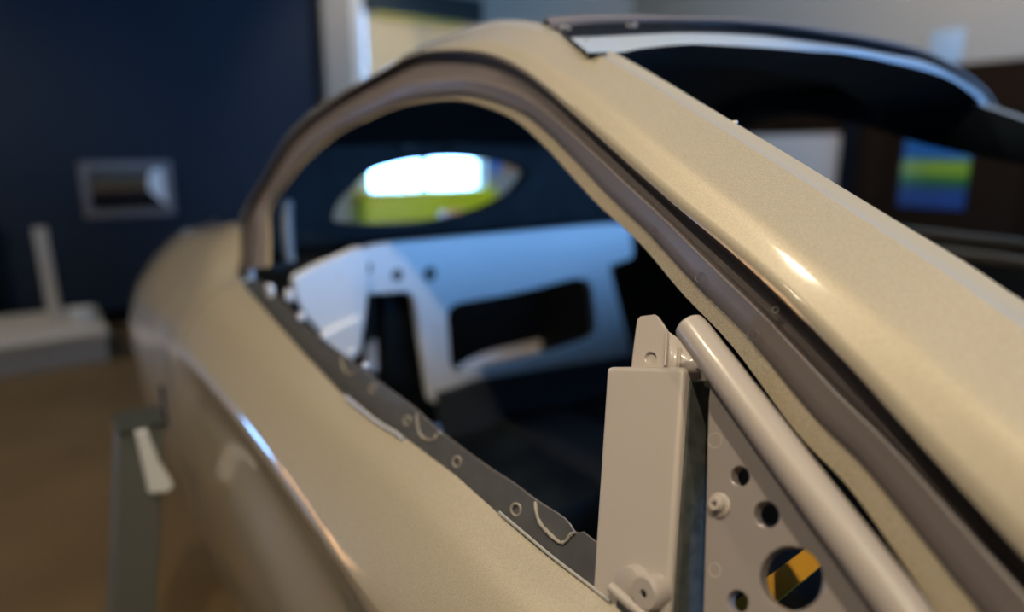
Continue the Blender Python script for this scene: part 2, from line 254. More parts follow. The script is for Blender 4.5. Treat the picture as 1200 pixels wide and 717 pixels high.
        [(-0.0624,-0.7423,1.0092), (-0.1025,-0.7315,1.0308), (-0.1587,-0.7157,1.0625), (-0.1973,-0.7046,1.0848), (-0.2606,-0.6881,1.1178), (-0.321,-0.6739,1.1461), (-0.3897,-0.6591,1.1758), (-0.4573,-0.6436,1.2067), (-0.5161,-0.6299,1.2343), (-0.5922,-0.6123,1.2694), (-0.6604,-0.597,1.3002), (-0.7389,-0.5816,1.331), (-0.8325,-0.5688,1.3566), (-0.9367,-0.5607,1.3727), (-1.0483,-0.5573,1.3796), (-1.1721,-0.5667,1.3607), (-1.3785,-0.5906,1.3129), (-1.527,-0.6208,1.2526), (-1.5817,-0.6621,1.17), (-1.6225,-0.6971,1.1), (-1.5995,-0.7216,1.051), (-1.4747,-0.7605,0.9732)],
        [(-0.0613,-0.7418,1.0141), (-0.1008,-0.7312,1.0353), (-0.1567,-0.7156,1.0665), (-0.1949,-0.7047,1.0884), (-0.2575,-0.6885,1.1209), (-0.3177,-0.6744,1.149), (-0.386,-0.6597,1.1786), (-0.4534,-0.6444,1.2093), (-0.512,-0.6307,1.2367), (-0.5882,-0.6133,1.2716), (-0.656,-0.5983,1.3018), (-0.7344,-0.583,1.3325), (-0.8282,-0.5704,1.3577), (-0.9323,-0.5627,1.3732), (-1.0435,-0.5597,1.3793), (-1.1668,-0.5692,1.3603), (-1.3729,-0.5929,1.3128), (-1.5207,-0.623,1.2527), (-1.575,-0.6642,1.1702), (-1.6158,-0.6991,1.1005), (-1.5934,-0.7235,1.0517), (-1.469,-0.7623,0.9742)],
        [(-0.0603,-0.7378,1.0196), (-0.0992,-0.7275,1.0404), (-0.1549,-0.7122,1.071), (-0.193,-0.7014,1.0927), (-0.255,-0.6855,1.1247), (-0.3156,-0.6715,1.1528), (-0.3838,-0.6568,1.1823), (-0.4515,-0.6415,1.2131), (-0.5102,-0.6279,1.2404), (-0.5871,-0.6105,1.2753), (-0.6549,-0.5959,1.3048), (-0.7338,-0.5806,1.3357), (-0.8286,-0.5683,1.3606), (-0.9335,-0.5611,1.3752), (-1.0451,-0.5586,1.3803), (-1.1685,-0.5683,1.3608), (-1.376,-0.592,1.3134), (-1.5239,-0.6222,1.2531), (-1.578,-0.6636,1.1702), (-1.6193,-0.6985,1.1003), (-1.5974,-0.723,1.0514), (-1.4727,-0.7619,0.9735)],
        [(-0.0591,-0.7332,1.0261), (-0.0972,-0.7231,1.0464), (-0.1528,-0.7082,1.0763), (-0.1908,-0.6976,1.0977), (-0.2522,-0.682,1.1291), (-0.313,-0.668,1.1572), (-0.3812,-0.6533,1.1867), (-0.4492,-0.6381,1.2175), (-0.508,-0.6246,1.2447), (-0.5858,-0.6073,1.2797), (-0.6537,-0.5931,1.3084), (-0.733,-0.5779,1.3394), (-0.8291,-0.5657,1.364), (-0.9349,-0.5591,1.3776), (-1.0469,-0.5572,1.3814), (-1.1705,-0.5672,1.3614), (-1.3796,-0.5909,1.3141), (-1.5277,-0.6212,1.2535), (-1.5816,-0.6628,1.1702), (-1.6233,-0.6979,1.1001), (-1.6022,-0.7224,1.0511), (-1.477,-0.7616,0.9728)],
        [(-0.058,-0.7292,1.0316), (-0.0956,-0.7194,1.0515), (-0.151,-0.7048,1.0809), (-0.1889,-0.6943,1.102), (-0.2498,-0.679,1.1329), (-0.3109,-0.6651,1.161), (-0.379,-0.6504,1.1905), (-0.4473,-0.6352,1.2213), (-0.5062,-0.6218,1.2484), (-0.5847,-0.6045,1.2834), (-0.6526,-0.5907,1.3114), (-0.7324,-0.5755,1.3425), (-0.8295,-0.5636,1.3669), (-0.9361,-0.5575,1.3796), (-1.0485,-0.5561,1.3824), (-1.1723,-0.5663,1.362), (-1.3827,-0.5899,1.3147), (-1.531,-0.6203,1.2539), (-1.5847,-0.6622,1.1702), (-1.6267,-0.6973,1.0999), (-1.6063,-0.7219,1.0508), (-1.4808,-0.7612,0.9721)],
        [(-0.0571,-0.7258,1.0362), (-0.0942,-0.7162,1.0557), (-0.1495,-0.7018,1.0846), (-0.1874,-0.6915,1.1055), (-0.2479,-0.6764,1.136), (-0.3092,-0.6625,1.1641), (-0.3772,-0.6478,1.1936), (-0.4458,-0.6327,1.2244), (-0.5048,-0.6194,1.2515), (-0.584,-0.6021,1.2865), (-0.6519,-0.5886,1.314), (-0.732,-0.5734,1.3452), (-0.83,-0.5617,1.3693), (-0.9372,-0.556,1.3813), (-1.0499,-0.5551,1.3832), (-1.1739,-0.5654,1.3624), (-1.3855,-0.589,1.3153), (-1.5339,-0.6196,1.2542), (-1.5875,-0.6615,1.1702), (-1.6299,-0.6968,1.0998), (-1.6099,-0.7214,1.0506), (-1.4841,-0.7609,0.9715)],
        [(-0.0565,-0.7228,1.0398), (-0.0932,-0.7134,1.0589), (-0.1485,-0.6992,1.0875), (-0.1862,-0.689,1.1082), (-0.2465,-0.6741,1.1384), (-0.3079,-0.6602,1.1665), (-0.376,-0.6456,1.1961), (-0.4448,-0.6304,1.2269), (-0.5039,-0.6172,1.2539), (-0.5836,-0.5999,1.289), (-0.6515,-0.5868,1.3161), (-0.732,-0.5715,1.3474), (-0.8307,-0.5599,1.3713), (-0.9385,-0.5546,1.3828), (-1.0514,-0.5541,1.3839), (-1.1756,-0.5646,1.3628), (-1.3882,-0.5881,1.3157), (-1.5368,-0.6188,1.2544), (-1.5902,-0.6609,1.1702), (-1.6329,-0.6962,1.0996), (-1.6134,-0.7208,1.0503), (-1.4872,-0.7605,0.971)],
        [(-0.056,-0.7203,1.0423), (-0.0925,-0.711,1.0613), (-0.1478,-0.697,1.0896), (-0.1855,-0.6869,1.1102), (-0.2456,-0.6721,1.1402), (-0.3072,-0.6582,1.1683), (-0.3753,-0.6436,1.1979), (-0.4444,-0.6284,1.2288), (-0.5035,-0.6152,1.2558), (-0.5836,-0.598,1.2909), (-0.6516,-0.5851,1.3177), (-0.7323,-0.5699,1.3491), (-0.8315,-0.5584,1.3729), (-0.9397,-0.5534,1.3839), (-1.053,-0.5531,1.3845), (-1.1774,-0.5637,1.3632), (-1.3907,-0.5873,1.3161), (-1.5395,-0.618,1.2546), (-1.5929,-0.6602,1.1702), (-1.6358,-0.6956,1.0994), (-1.6166,-0.7203,1.0501), (-1.4902,-0.7601,0.9705)],
        [(-0.0556,-0.7174,1.0447), (-0.0919,-0.7083,1.0635), (-0.1472,-0.6944,1.0916), (-0.1849,-0.6844,1.1121), (-0.2449,-0.6697,1.1419), (-0.3067,-0.6558,1.1701), (-0.3749,-0.6412,1.1998), (-0.4442,-0.6261,1.2307), (-0.5034,-0.613,1.2577), (-0.584,-0.5958,1.2929), (-0.652,-0.5831,1.3194), (-0.733,-0.5679,1.3508), (-0.8328,-0.5566,1.3745), (-0.9414,-0.5519,1.3851), (-1.055,-0.5519,1.3852), (-1.1796,-0.5626,1.3636), (-1.3939,-0.5862,1.3165), (-1.5429,-0.617,1.2549), (-1.5963,-0.6594,1.1701), (-1.6394,-0.6949,1.0992), (-1.6205,-0.7196,1.0497), (-1.4937,-0.7595,0.9698)],
        [(-0.0551,-0.7133,1.0478), (-0.0911,-0.7043,1.0663), (-0.1465,-0.6906,1.0942), (-0.1843,-0.6807,1.1146), (-0.2441,-0.6662,1.1441), (-0.3063,-0.6523,1.1724), (-0.3747,-0.6377,1.2022), (-0.4443,-0.6227,1.2332), (-0.5037,-0.6096,1.2603), (-0.585,-0.5924,1.2956), (-0.653,-0.5801,1.3217), (-0.7344,-0.565,1.3533), (-0.8349,-0.5539,1.3768), (-0.9441,-0.5496,1.3868), (-1.0582,-0.5499,1.3862), (-1.1832,-0.5609,1.3643), (-1.3988,-0.5845,1.3171), (-1.5482,-0.6154,1.2552), (-1.6016,-0.658,1.17), (-1.6451,-0.6936,1.0988), (-1.6266,-0.7184,1.0492), (-1.4993,-0.7586,0.9689)],
        [(-0.0545,-0.7077,1.0516), (-0.0902,-0.699,1.0698), (-0.1458,-0.6856,1.0973), (-0.1837,-0.6758,1.1176), (-0.2433,-0.6615,1.1469), (-0.306,-0.6476,1.1753), (-0.3746,-0.633,1.2052), (-0.4447,-0.618,1.2364), (-0.5044,-0.6051,1.2636), (-0.5864,-0.5879,1.299), (-0.6546,-0.576,1.3247), (-0.7364,-0.561,1.3564), (-0.838,-0.5502,1.3798), (-0.9479,-0.5465,1.389), (-1.0626,-0.5473,1.3875), (-1.1881,-0.5585,1.3651), (-1.4055,-0.5821,1.3179), (-1.5555,-0.6132,1.2556), (-1.6089,-0.6561,1.1699), (-1.6528,-0.6919,1.0983), (-1.6348,-0.7168,1.0485), (-1.5069,-0.7572,0.9676)],
        [(-0.0537,-0.7009,1.0562), (-0.0891,-0.6925,1.0739), (-0.1449,-0.6794,1.1011), (-0.1829,-0.6697,1.1213), (-0.2424,-0.6557,1.1502), (-0.3057,-0.6419,1.1788), (-0.3745,-0.6273,1.2089), (-0.4452,-0.6123,1.2403), (-0.5052,-0.5995,1.2675), (-0.5883,-0.5824,1.3032), (-0.6566,-0.571,1.3282), (-0.739,-0.5562,1.3602), (-0.8418,-0.5457,1.3834), (-0.9526,-0.5427,1.3917), (-1.0681,-0.544,1.389), (-1.1943,-0.5555,1.3662), (-1.4138,-0.5791,1.3189), (-1.5645,-0.6105,1.2561), (-1.618,-0.6537,1.1697), (-1.6624,-0.6897,1.0977), (-1.645,-0.7148,1.0476), (-1.5162,-0.7556,0.966)],
        [(-0.0527,-0.6918,1.0625), (-0.0876,-0.6838,1.0796), (-0.1437,-0.671,1.1062), (-0.1819,-0.6616,1.1262), (-0.2412,-0.648,1.1546), (-0.3052,-0.6341,1.1835), (-0.3745,-0.6195,1.2139), (-0.4459,-0.6046,1.2456), (-0.5063,-0.592,1.2728), (-0.5909,-0.575,1.3088), (-0.6593,-0.5643,1.3331), (-0.7424,-0.5496,1.3654), (-0.8468,-0.5397,1.3882), (-0.9589,-0.5376,1.3953), (-1.0754,-0.5397,1.3912), (-1.2025,-0.5515,1.3676), (-1.425,-0.5752,1.3202), (-1.5767,-0.6069,1.2568), (-1.6301,-0.6506,1.1694), (-1.6753,-0.6869,1.0968), (-1.6587,-0.7121,1.0464), (-1.5287,-0.7533,0.9638)],
        [(-0.0516,-0.6814,1.0697), (-0.0859,-0.6739,1.0861), (-0.1423,-0.6616,1.1121), (-0.1806,-0.6524,1.1319), (-0.2398,-0.6392,1.1597), (-0.3046,-0.6253,1.1889), (-0.3743,-0.6107,1.2195), (-0.4467,-0.596,1.2515), (-0.5076,-0.5835,1.2789), (-0.5936,-0.5666,1.3152), (-0.6623,-0.5567,1.3386), (-0.7463,-0.5423,1.3712), (-0.8525,-0.5328,1.3937), (-0.966,-0.5318,1.3995), (-1.0837,-0.5347,1.3936), (-1.2118,-0.5469,1.3692), (-1.4375,-0.5707,1.3217), (-1.5903,-0.6028,1.2576), (-1.6438,-0.647,1.1691), (-1.6898,-0.6836,1.0959), (-1.6741,-0.7091,1.045), (-1.5429,-0.7508,0.9614)],
        [(-0.0505,-0.672,1.0762), (-0.0844,-0.665,1.0919), (-0.1411,-0.6531,1.1174), (-0.1795,-0.6442,1.1369), (-0.2385,-0.6314,1.1643), (-0.3041,-0.6175,1.1938), (-0.3742,-0.6029,1.2246), (-0.4473,-0.5882,1.2569), (-0.5086,-0.5759,1.2843), (-0.5961,-0.5591,1.321), (-0.665,-0.55,1.3435), (-0.7497,-0.5357,1.3765), (-0.8576,-0.5267,1.3987), (-0.9723,-0.5267,1.4032), (-1.0911,-0.5304,1.3958), (-1.22,-0.5429,1.3707), (-1.4488,-0.5667,1.3231), (-1.6025,-0.5991,1.2583), (-1.656,-0.6438,1.1689), (-1.7027,-0.6807,1.095), (-1.6879,-0.7064,1.0438), (-1.5555,-0.7486,0.9593)],
        [(-0.0496,-0.6638,1.0821), (-0.083,-0.6572,1.0972), (-0.1399,-0.6457,1.1221), (-0.1785,-0.637,1.1415), (-0.2373,-0.6245,1.1683), (-0.3035,-0.6106,1.198), (-0.374,-0.5961,1.2291), (-0.4478,-0.5814,1.2616), (-0.5095,-0.5693,1.2891), (-0.5982,-0.5525,1.3261), (-0.6672,-0.5441,1.3478), (-0.7527,-0.5299,1.3811), (-0.862,-0.5214,1.403), (-0.9778,-0.5222,1.4064), (-1.0975,-0.5265,1.3977), (-1.2273,-0.5394,1.372), (-1.4586,-0.5632,1.3243), (-1.6132,-0.5959,1.2589), (-1.6666,-0.641,1.1687), (-1.7141,-0.6782,1.0943), (-1.7,-0.704,1.0427), (-1.5666,-0.7467,0.9574)]],
    'wsflange': [
        [(-0.0496,-0.6638,1.0821), (-0.083,-0.6572,1.0972), (-0.1399,-0.6457,1.1221), (-0.1785,-0.637,1.1415), (-0.2373,-0.6245,1.1683), (-0.3035,-0.6106,1.198), (-0.374,-0.5961,1.2291), (-0.4478,-0.5814,1.2616), (-0.5095,-0.5693,1.2891), (-0.5982,-0.5525,1.3261), (-0.6672,-0.5441,1.3478), (-0.7527,-0.5299,1.3811), (-0.862,-0.5214,1.403), (-0.9778,-0.5222,1.4064), (-1.0975,-0.5265,1.3977), (-1.2273,-0.5394,1.372), (-1.4586,-0.5632,1.3243), (-1.6132,-0.5959,1.2589), (-1.6666,-0.641,1.1687), (-1.7141,-0.6782,1.0943), (-1.7,-0.704,1.0427), (-1.5666,-0.7467,0.9574)],
        [(-0.0498,-0.6578,1.0821), (-0.0835,-0.6512,1.0972), (-0.141,-0.6397,1.1222), (-0.18,-0.6309,1.1417), (-0.2393,-0.6183,1.1687), (-0.3063,-0.6042,1.1988), (-0.3776,-0.5895,1.2301), (-0.4523,-0.5747,1.263), (-0.5147,-0.5624,1.2909), (-0.6046,-0.5454,1.3282), (-0.6745,-0.5369,1.3501), (-0.761,-0.5226,1.3838), (-0.872,-0.5139,1.4059), (-0.9894,-0.5148,1.4091), (-1.1106,-0.5193,1.4), (-1.2419,-0.5324,1.3738), (-1.4763,-0.5565,1.3256), (-1.6326,-0.5897,1.2594), (-1.6867,-0.6353,1.1681), (-1.7348,-0.673,1.0928), (-1.7207,-0.6991,1.0406), (-1.5857,-0.7423,0.9542)],
        [(-0.0492,-0.6494,1.0864), (-0.0827,-0.6431,1.1009), (-0.1406,-0.6319,1.1256), (-0.1798,-0.6232,1.1451), (-0.2392,-0.6109,1.1718), (-0.307,-0.5968,1.2021), (-0.3788,-0.5821,1.2338), (-0.4543,-0.5673,1.267), (-0.5172,-0.5551,1.295), (-0.6084,-0.5381,1.3327), (-0.6786,-0.5302,1.354), (-0.7659,-0.516,1.388), (-0.8783,-0.5077,1.41), (-0.9969,-0.5093,1.4123), (-1.1192,-0.5144,1.4021), (-1.2515,-0.5278,1.3753), (-1.4887,-0.552,1.3269), (-1.6462,-0.5855,1.26), (-1.7005,-0.6316,1.1678), (-1.7492,-0.6696,1.0918), (-1.7357,-0.6959,1.0392), (-1.5995,-0.7396,0.9518)],
        [(-0.0483,-0.6431,1.0919), (-0.0813,-0.6373,1.1058), (-0.1393,-0.6263,1.13), (-0.1785,-0.6179,1.1492), (-0.2377,-0.606,1.1754), (-0.3059,-0.5919,1.2059), (-0.3778,-0.5772,1.2377), (-0.4538,-0.5625,1.2711), (-0.5169,-0.5505,1.2991), (-0.6089,-0.5335,1.337), (-0.6791,-0.5262,1.3576), (-0.7669,-0.5121,1.3918), (-0.8803,-0.5043,1.4135), (-0.9997,-0.5066,1.4148), (-1.1225,-0.5123,1.4034), (-1.2553,-0.5259,1.3761), (-1.4943,-0.5501,1.3277), (-1.6522,-0.5837,1.2605), (-1.7063,-0.6302,1.1677), (-1.7556,-0.6683,1.0914), (-1.7428,-0.6947,1.0386), (-1.6059,-0.7387,0.9507)],
        [(-0.0504,-0.6219,1.0862), (-0.0849,-0.6158,1.1007), (-0.1455,-0.6043,1.126), (-0.1865,-0.5955,1.146), (-0.2483,-0.583,1.1734), (-0.3196,-0.5682,1.2053), (-0.3948,-0.5528,1.2385), (-0.4743,-0.5373,1.2734), (-0.5403,-0.5247,1.3027), (-0.6366,-0.5069,1.3423), (-0.7102,-0.4991,1.3639), (-0.8022,-0.4842,1.3997), (-0.921,-0.4758,1.4224), (-1.0462,-0.4781,1.4239), (-1.1747,-0.484,1.412), (-1.3137,-0.4983,1.3834), (-1.5638,-0.5236,1.3328), (-1.7291,-0.5588,1.2624), (-1.7857,-0.6074,1.1653), (-1.8372,-0.6473,1.0854), (-1.8239,-0.6749,1.0302), (-1.6806,-0.7209,0.9382)]],
    'pillar_inner': [
        [(-0.0504,-0.6219,1.0862), (-0.0849,-0.6158,1.1007), (-0.1455,-0.6043,1.126), (-0.1865,-0.5955,1.146), (-0.2483,-0.583,1.1734), (-0.3196,-0.5682,1.2053), (-0.3948,-0.5528,1.2385), (-0.4743,-0.5373,1.2734), (-0.5403,-0.5247,1.3027), (-0.6366,-0.5069,1.3423), (-0.7102,-0.4991,1.3639), (-0.8022,-0.4842,1.3997), (-0.921,-0.4758,1.4224), (-1.0462,-0.4781,1.4239), (-1.1747,-0.484,1.412), (-1.3137,-0.4983,1.3834), (-1.5638,-0.5236,1.3328), (-1.7291,-0.5588,1.2624), (-1.7857,-0.6074,1.1653), (-1.8372,-0.6473,1.0854), (-1.8239,-0.6749,1.0302), (-1.6806,-0.7209,0.9382)],
        [(-0.0706,-0.6447,0.9905), (-0.1158,-0.6318,1.0164), (-0.1832,-0.614,1.0519), (-0.2309,-0.6028,1.0744), (-0.3047,-0.5834,1.1132), (-0.3798,-0.5668,1.1464), (-0.4612,-0.5477,1.1846), (-0.5463,-0.53,1.2199), (-0.6187,-0.5138,1.2525), (-0.7153,-0.4932,1.2936), (-0.8024,-0.4782,1.3236), (-0.9029,-0.4623,1.3554), (-1.0207,-0.4523,1.3753), (-1.1456,-0.4512,1.3776), (-1.2725,-0.4555,1.369), (-1.4083,-0.4682,1.3436), (-1.605,-0.489,1.3021), (-1.7663,-0.5237,1.2326), (-1.835,-0.564,1.152), (-1.8865,-0.6027,1.0746), (-1.8352,-0.6319,1.0162), (-1.7152,-0.6727,0.9347)],
        [(-0.0879,-0.699,0.902), (-0.1426,-0.6821,0.9359), (-0.213,-0.6599,0.9802), (-0.2649,-0.6483,1.0034), (-0.3472,-0.6243,1.0514), (-0.4196,-0.6077,1.0846), (-0.5007,-0.5871,1.1258), (-0.583,-0.5703,1.1594), (-0.6542,-0.5535,1.193), (-0.7394,-0.5335,1.2331), (-0.8297,-0.5156,1.2687), (-0.9249,-0.5038,1.2924), (-1.0235,-0.4961,1.3078), (-1.1288,-0.4944,1.3111), (-1.2402,-0.4961,1.3078), (-1.3587,-0.5053,1.2893), (-1.4856,-0.518,1.2641), (-1.628,-0.5486,1.2027), (-1.7006,-0.5771,1.1459), (-1.747,-0.6107,1.0786), (-1.6683,-0.6386,1.0227), (-1.5792,-0.6702,0.9595)],
        [(-0.0818,-0.7281,0.9239), (-0.1327,-0.7123,0.9554), (-0.1983,-0.6916,0.9967), (-0.2466,-0.6808,1.0184), (-0.3232,-0.6585,1.0631), (-0.3906,-0.643,1.0939), (-0.4662,-0.6239,1.1323), (-0.5428,-0.6082,1.1636), (-0.6091,-0.5926,1.1948), (-0.6884,-0.5739,1.2322), (-0.7724,-0.5573,1.2654), (-0.8611,-0.5463,1.2875), (-0.9529,-0.5391,1.3017), (-1.0509,-0.5376,1.3048), (-1.1547,-0.5391,1.3017), (-1.265,-0.5477,1.2845), (-1.3831,-0.5595,1.261), (-1.5157,-0.5881,1.2039), (-1.5833,-0.6145,1.151), (-1.6265,-0.6458,1.0883), (-1.5532,-0.6718,1.0363), (-1.4703,-0.7013,0.9775)]],
    'header_edge': [
        [(-0.7466,-0.521,1.3954), (-0.7234,-0.4809,1.3995), (-0.6905,-0.4174,1.4021), (-0.6601,-0.3486,1.4034), (-0.6297,-0.2623,1.406), (-0.6046,-0.1593,1.4051), (-0.5903,-0.0245,1.4031), (-0.5915,0.1188,1.4034), (-0.5961,0.2398,1.4002), (-0.6061,0.3887,1.3885), (-0.62,0.5796,1.3602), (-0.62,0.6753,1.3216), (-0.62,0.7103,1.2855)],
        [(-0.7364,-0.5247,1.3877), (-0.7115,-0.4797,1.393), (-0.6819,-0.4197,1.3959), (-0.6543,-0.355,1.3978), (-0.626,-0.2731,1.4003), (-0.6022,-0.1767,1.3997), (-0.5866,-0.0548,1.3974), (-0.5857,0.0795,1.3974), (-0.5896,0.2043,1.3949), (-0.5979,0.3418,1.3854), (-0.616,0.5328,1.3625), (-0.616,0.6457,1.3247), (-0.616,0.6937,1.2853)],
        [(-0.7345,-0.5218,1.3819), (-0.7081,-0.471,1.3886), (-0.6815,-0.4136,1.3919), (-0.6567,-0.3517,1.3944), (-0.6308,-0.2724,1.3971), (-0.6089,-0.1796,1.3969), (-0.5942,-0.0642,1.3951), (-0.5925,0.0668,1.3953), (-0.5965,0.1994,1.3937), (-0.6046,0.332,1.3866), (-0.6221,0.5141,1.3671), (-0.624,0.6506,1.3298), (-0.624,0.7124,1.2864)]],
    'header_band': [
        [(-0.7345,-0.5218,1.3819), (-0.7081,-0.471,1.3886), (-0.6815,-0.4136,1.3919), (-0.6567,-0.3517,1.3944), (-0.6308,-0.2724,1.3971), (-0.6089,-0.1796,1.3969), (-0.5942,-0.0642,1.3951), (-0.5925,0.0668,1.3953), (-0.5965,0.1994,1.3937), (-0.6046,0.332,1.3866), (-0.6221,0.5141,1.3671), (-0.624,0.6506,1.3298), (-0.624,0.7124,1.2864)],
        [(-0.7247,-0.5202,1.3769), (-0.7,-0.4668,1.3831), (-0.6773,-0.4116,1.387), (-0.6561,-0.3521,1.3903), (-0.6334,-0.2746,1.3934), (-0.6141,-0.1847,1.3939), (-0.6007,-0.0749,1.3926), (-0.5984,0.0529,1.3931), (-0.6024,0.1926,1.3922), (-0.6101,0.3201,1.3874), (-0.6264,0.4918,1.3711), (-0.631,0.6529,1.3348), (-0.631,0.7281,1.2873)],
        [(-0.6865,-0.5331,1.3632), (-0.6668,-0.4751,1.3684), (-0.6512,-0.4265,1.373), (-0.6364,-0.3746,1.3775), (-0.6193,-0.3043,1.3808), (-0.6043,-0.2249,1.3822), (-0.5925,-0.1319,1.3819), (-0.5864,-0.0192,1.3821), (-0.5882,0.1238,1.382), (-0.593,0.2322,1.3814), (-0.6032,0.3699,1.3711), (-0.621,0.5909,1.34), (-0.621,0.6894,1.2867)],
        [(-0.674,-0.5407,1.3597), (-0.6571,-0.4806,1.3651), (-0.6426,-0.4336,1.3697), (-0.6287,-0.3834,1.3743), (-0.6126,-0.315,1.3776), (-0.5982,-0.2381,1.3792), (-0.5865,-0.1488,1.3789), (-0.5795,-0.0399,1.379), (-0.5803,0.101,1.3788), (-0.5842,0.2047,1.3788), (-0.593,0.3348,1.3694), (-0.614,0.5661,1.3398), (-0.614,0.6675,1.2861)]],
    'header_lip': [
        [(-0.674,-0.5407,1.3597), (-0.6571,-0.4806,1.3651), (-0.6426,-0.4336,1.3697), (-0.6287,-0.3834,1.3743), (-0.6126,-0.315,1.3776), (-0.5982,-0.2381,1.3792), (-0.5865,-0.1488,1.3789), (-0.5795,-0.0399,1.379), (-0.5803,0.101,1.3788), (-0.5842,0.2047,1.3788), (-0.593,0.3348,1.3694), (-0.614,0.5661,1.3398), (-0.614,0.6675,1.2861)],
        [(-0.6397,-0.5597,1.3475), (-0.6314,-0.5012,1.3533), (-0.6209,-0.4618,1.3582), (-0.6077,-0.4076,1.3643), (-0.5936,-0.3394,1.3678), (-0.5808,-0.2631,1.3696), (-0.57,-0.1752,1.3701), (-0.5629,-0.0702,1.3711), (-0.562,0.0636,1.3698), (-0.5653,0.1748,1.3683), (-0.5727,0.2996,1.359), (-0.5938,0.5093,1.3317), (-0.5965,0.6016,1.2844)],
        [(-0.609,-0.5675,1.3322), (-0.6068,-0.5174,1.3369), (-0.6022,-0.4904,1.3425), (-0.5922,-0.425,1.3519), (-0.5828,-0.3526,1.356), (-0.5743,-0.2713,1.3588), (-0.5673,-0.1782,1.3612), (-0.5628,-0.069,1.3648), (-0.5626,0.0669,1.3623), (-0.5672,0.2038,1.3585), (-0.576,0.3357,1.3496), (-0.5941,0.5074,1.3239), (-0.597,0.5758,1.2849)]],
    'header_inner': [
        [(-0.612,-0.5648,1.3327), (-0.6094,-0.5149,1.3374), (-0.6048,-0.4878,1.343), (-0.5948,-0.422,1.3525), (-0.5854,-0.3491,1.3567), (-0.577,-0.2673,1.3594), (-0.57,-0.1737,1.3619), (-0.5657,-0.0636,1.3655), (-0.5657,0.0734,1.3631), (-0.5706,0.2117,1.3593), (-0.5799,0.3453,1.3505), (-0.5987,0.5201,1.3247), (-0.6,0.5843,1.2853)],
        [(-0.642,-0.5479,1.3327), (-0.6394,-0.4995,1.3374), (-0.6348,-0.4731,1.343), (-0.6248,-0.4093,1.3525), (-0.6154,-0.3387,1.3567), (-0.607,-0.2593,1.3594), (-0.6,-0.1685,1.3619), (-0.5957,-0.0617,1.3655), (-0.5957,0.0712,1.3631), (-0.6006,0.2054,1.3593), (-0.6099,0.335,1.3505), (-0.6287,0.5045,1.3247), (-0.63,0.5668,1.2853)],
        [(-0.812,-0.4857,1.3327), (-0.8094,-0.4428,1.3374), (-0.8048,-0.4195,1.343), (-0.7948,-0.3629,1.3525), (-0.7854,-0.3003,1.3567), (-0.777,-0.2299,1.3594), (-0.77,-0.1494,1.3619), (-0.7657,-0.0547,1.3655), (-0.7657,0.0631,1.3631), (-0.7706,0.1821,1.3593), (-0.7799,0.297,1.3505), (-0.7987,0.4473,1.3247), (-0.8,0.5025,1.2853)]],
    'roof_edge': [
        [(-0.7669,-0.5121,1.3918), (-0.8803,-0.5043,1.4135), (-0.9997,-0.5066,1.4148), (-1.1225,-0.5123,1.4034), (-1.2553,-0.5259,1.3761), (-1.4943,-0.5501,1.3277), (-1.6522,-0.5837,1.2605), (-1.7063,-0.6302,1.1677)]],
    'belt': [
        [(-0.1175,-0.8093,0.8814), (-0.2043,-0.807,0.886), (-0.3047,-0.8037,0.8926), (-0.3331,-0.8034,0.8932), (-0.3929,-0.8041,0.8917), (-0.4579,-0.8029,0.8941), (-0.5375,-0.8005,0.899), (-0.6521,-0.8003,0.8994), (-0.7788,-0.802,0.8959), (-0.8376,-0.8016,0.8969), (-1.0286,-0.7936,0.9127), (-1.2006,-0.7855,0.929), (-1.4032,-0.7751,0.9497), (-1.5098,-0.7673,0.9655)]],
    'flange_top': [
        [(-0.1406,-0.7737,0.8825), (-0.2323,-0.7699,0.8903), (-0.3703,-0.766,0.898), (-0.3823,-0.7655,0.899), (-0.3912,-0.7674,0.8953), (-0.4089,-0.7652,0.8997), (-0.4502,-0.7654,0.8992), (-0.4876,-0.7647,0.9006), (-0.5391,-0.7649,0.9002), (-0.6305,-0.7635,0.9029), (-0.7058,-0.7602,0.9096), (-0.8109,-0.7586,0.9129), (-0.9481,-0.7556,0.9187), (-1.0993,-0.7525,0.9249), (-1.2719,-0.7438,0.9424), (-1.465,-0.7371,0.9557)]],
    'flange_foot': [
        [(-0.1549,-0.7919,0.8483), (-0.2512,-0.7906,0.8508), (-0.3976,-0.7908,0.8505), (-0.4095,-0.7898,0.8524), (-0.418,-0.7912,0.8497), (-0.4359,-0.7886,0.8548), (-0.4789,-0.7892,0.8535), (-0.5176,-0.7887,0.8547), (-0.5714,-0.7893,0.8533), (-0.6651,-0.7876,0.8568), (-0.7409,-0.783,0.8659), (-0.8473,-0.7803,0.8714), (-0.9861,-0.7762,0.8795), (-1.1382,-0.7716,0.8887), (-1.31,-0.7608,0.9105), (-1.4999,-0.7513,0.9294)]],
}

# ================================================================ THE ROOM
XB, YR, XF, YL, ZC = -5.5, 4.5, 2.2, -6.5, 3.3
struct(box('floor', (XB-.2, YL-.2, -.1), (XF+.2, YR+.2, 0), M['floor']))
struct(box('ceiling', (XB-.2, YL-.2, ZC), (XF+.2, YR+.2, ZC+.1), M['white']))
bm = box_bm((XB-.2, YL-.2, 0), (XB, -4.75, ZC)); box_bm((XB-.2, -3.1, 0), (XB, .94, ZC), bm)
box_bm((XB-.2, -4.75, 0), (XB, -3.1, .25), bm); box_bm((XB-.2, -4.75, .95), (XB, -3.1, ZC), bm)
struct(from_bm('wall_back', bm, M['blue'], smooth=False))
bm = box_bm((XB-.2, .94, 0), (XB, 1.31, ZC)); box_bm((XB-.2, 2.55, 0), (XB, YR+.2, ZC), bm)
box_bm((XB-.2, 1.31, 0), (XB, 2.55, .60), bm); box_bm((XB-.2, 1.31, 2.60), (XB, 2.55, ZC), bm)
struct(from_bm('wall_back', bm, M['grey'], smooth=False))
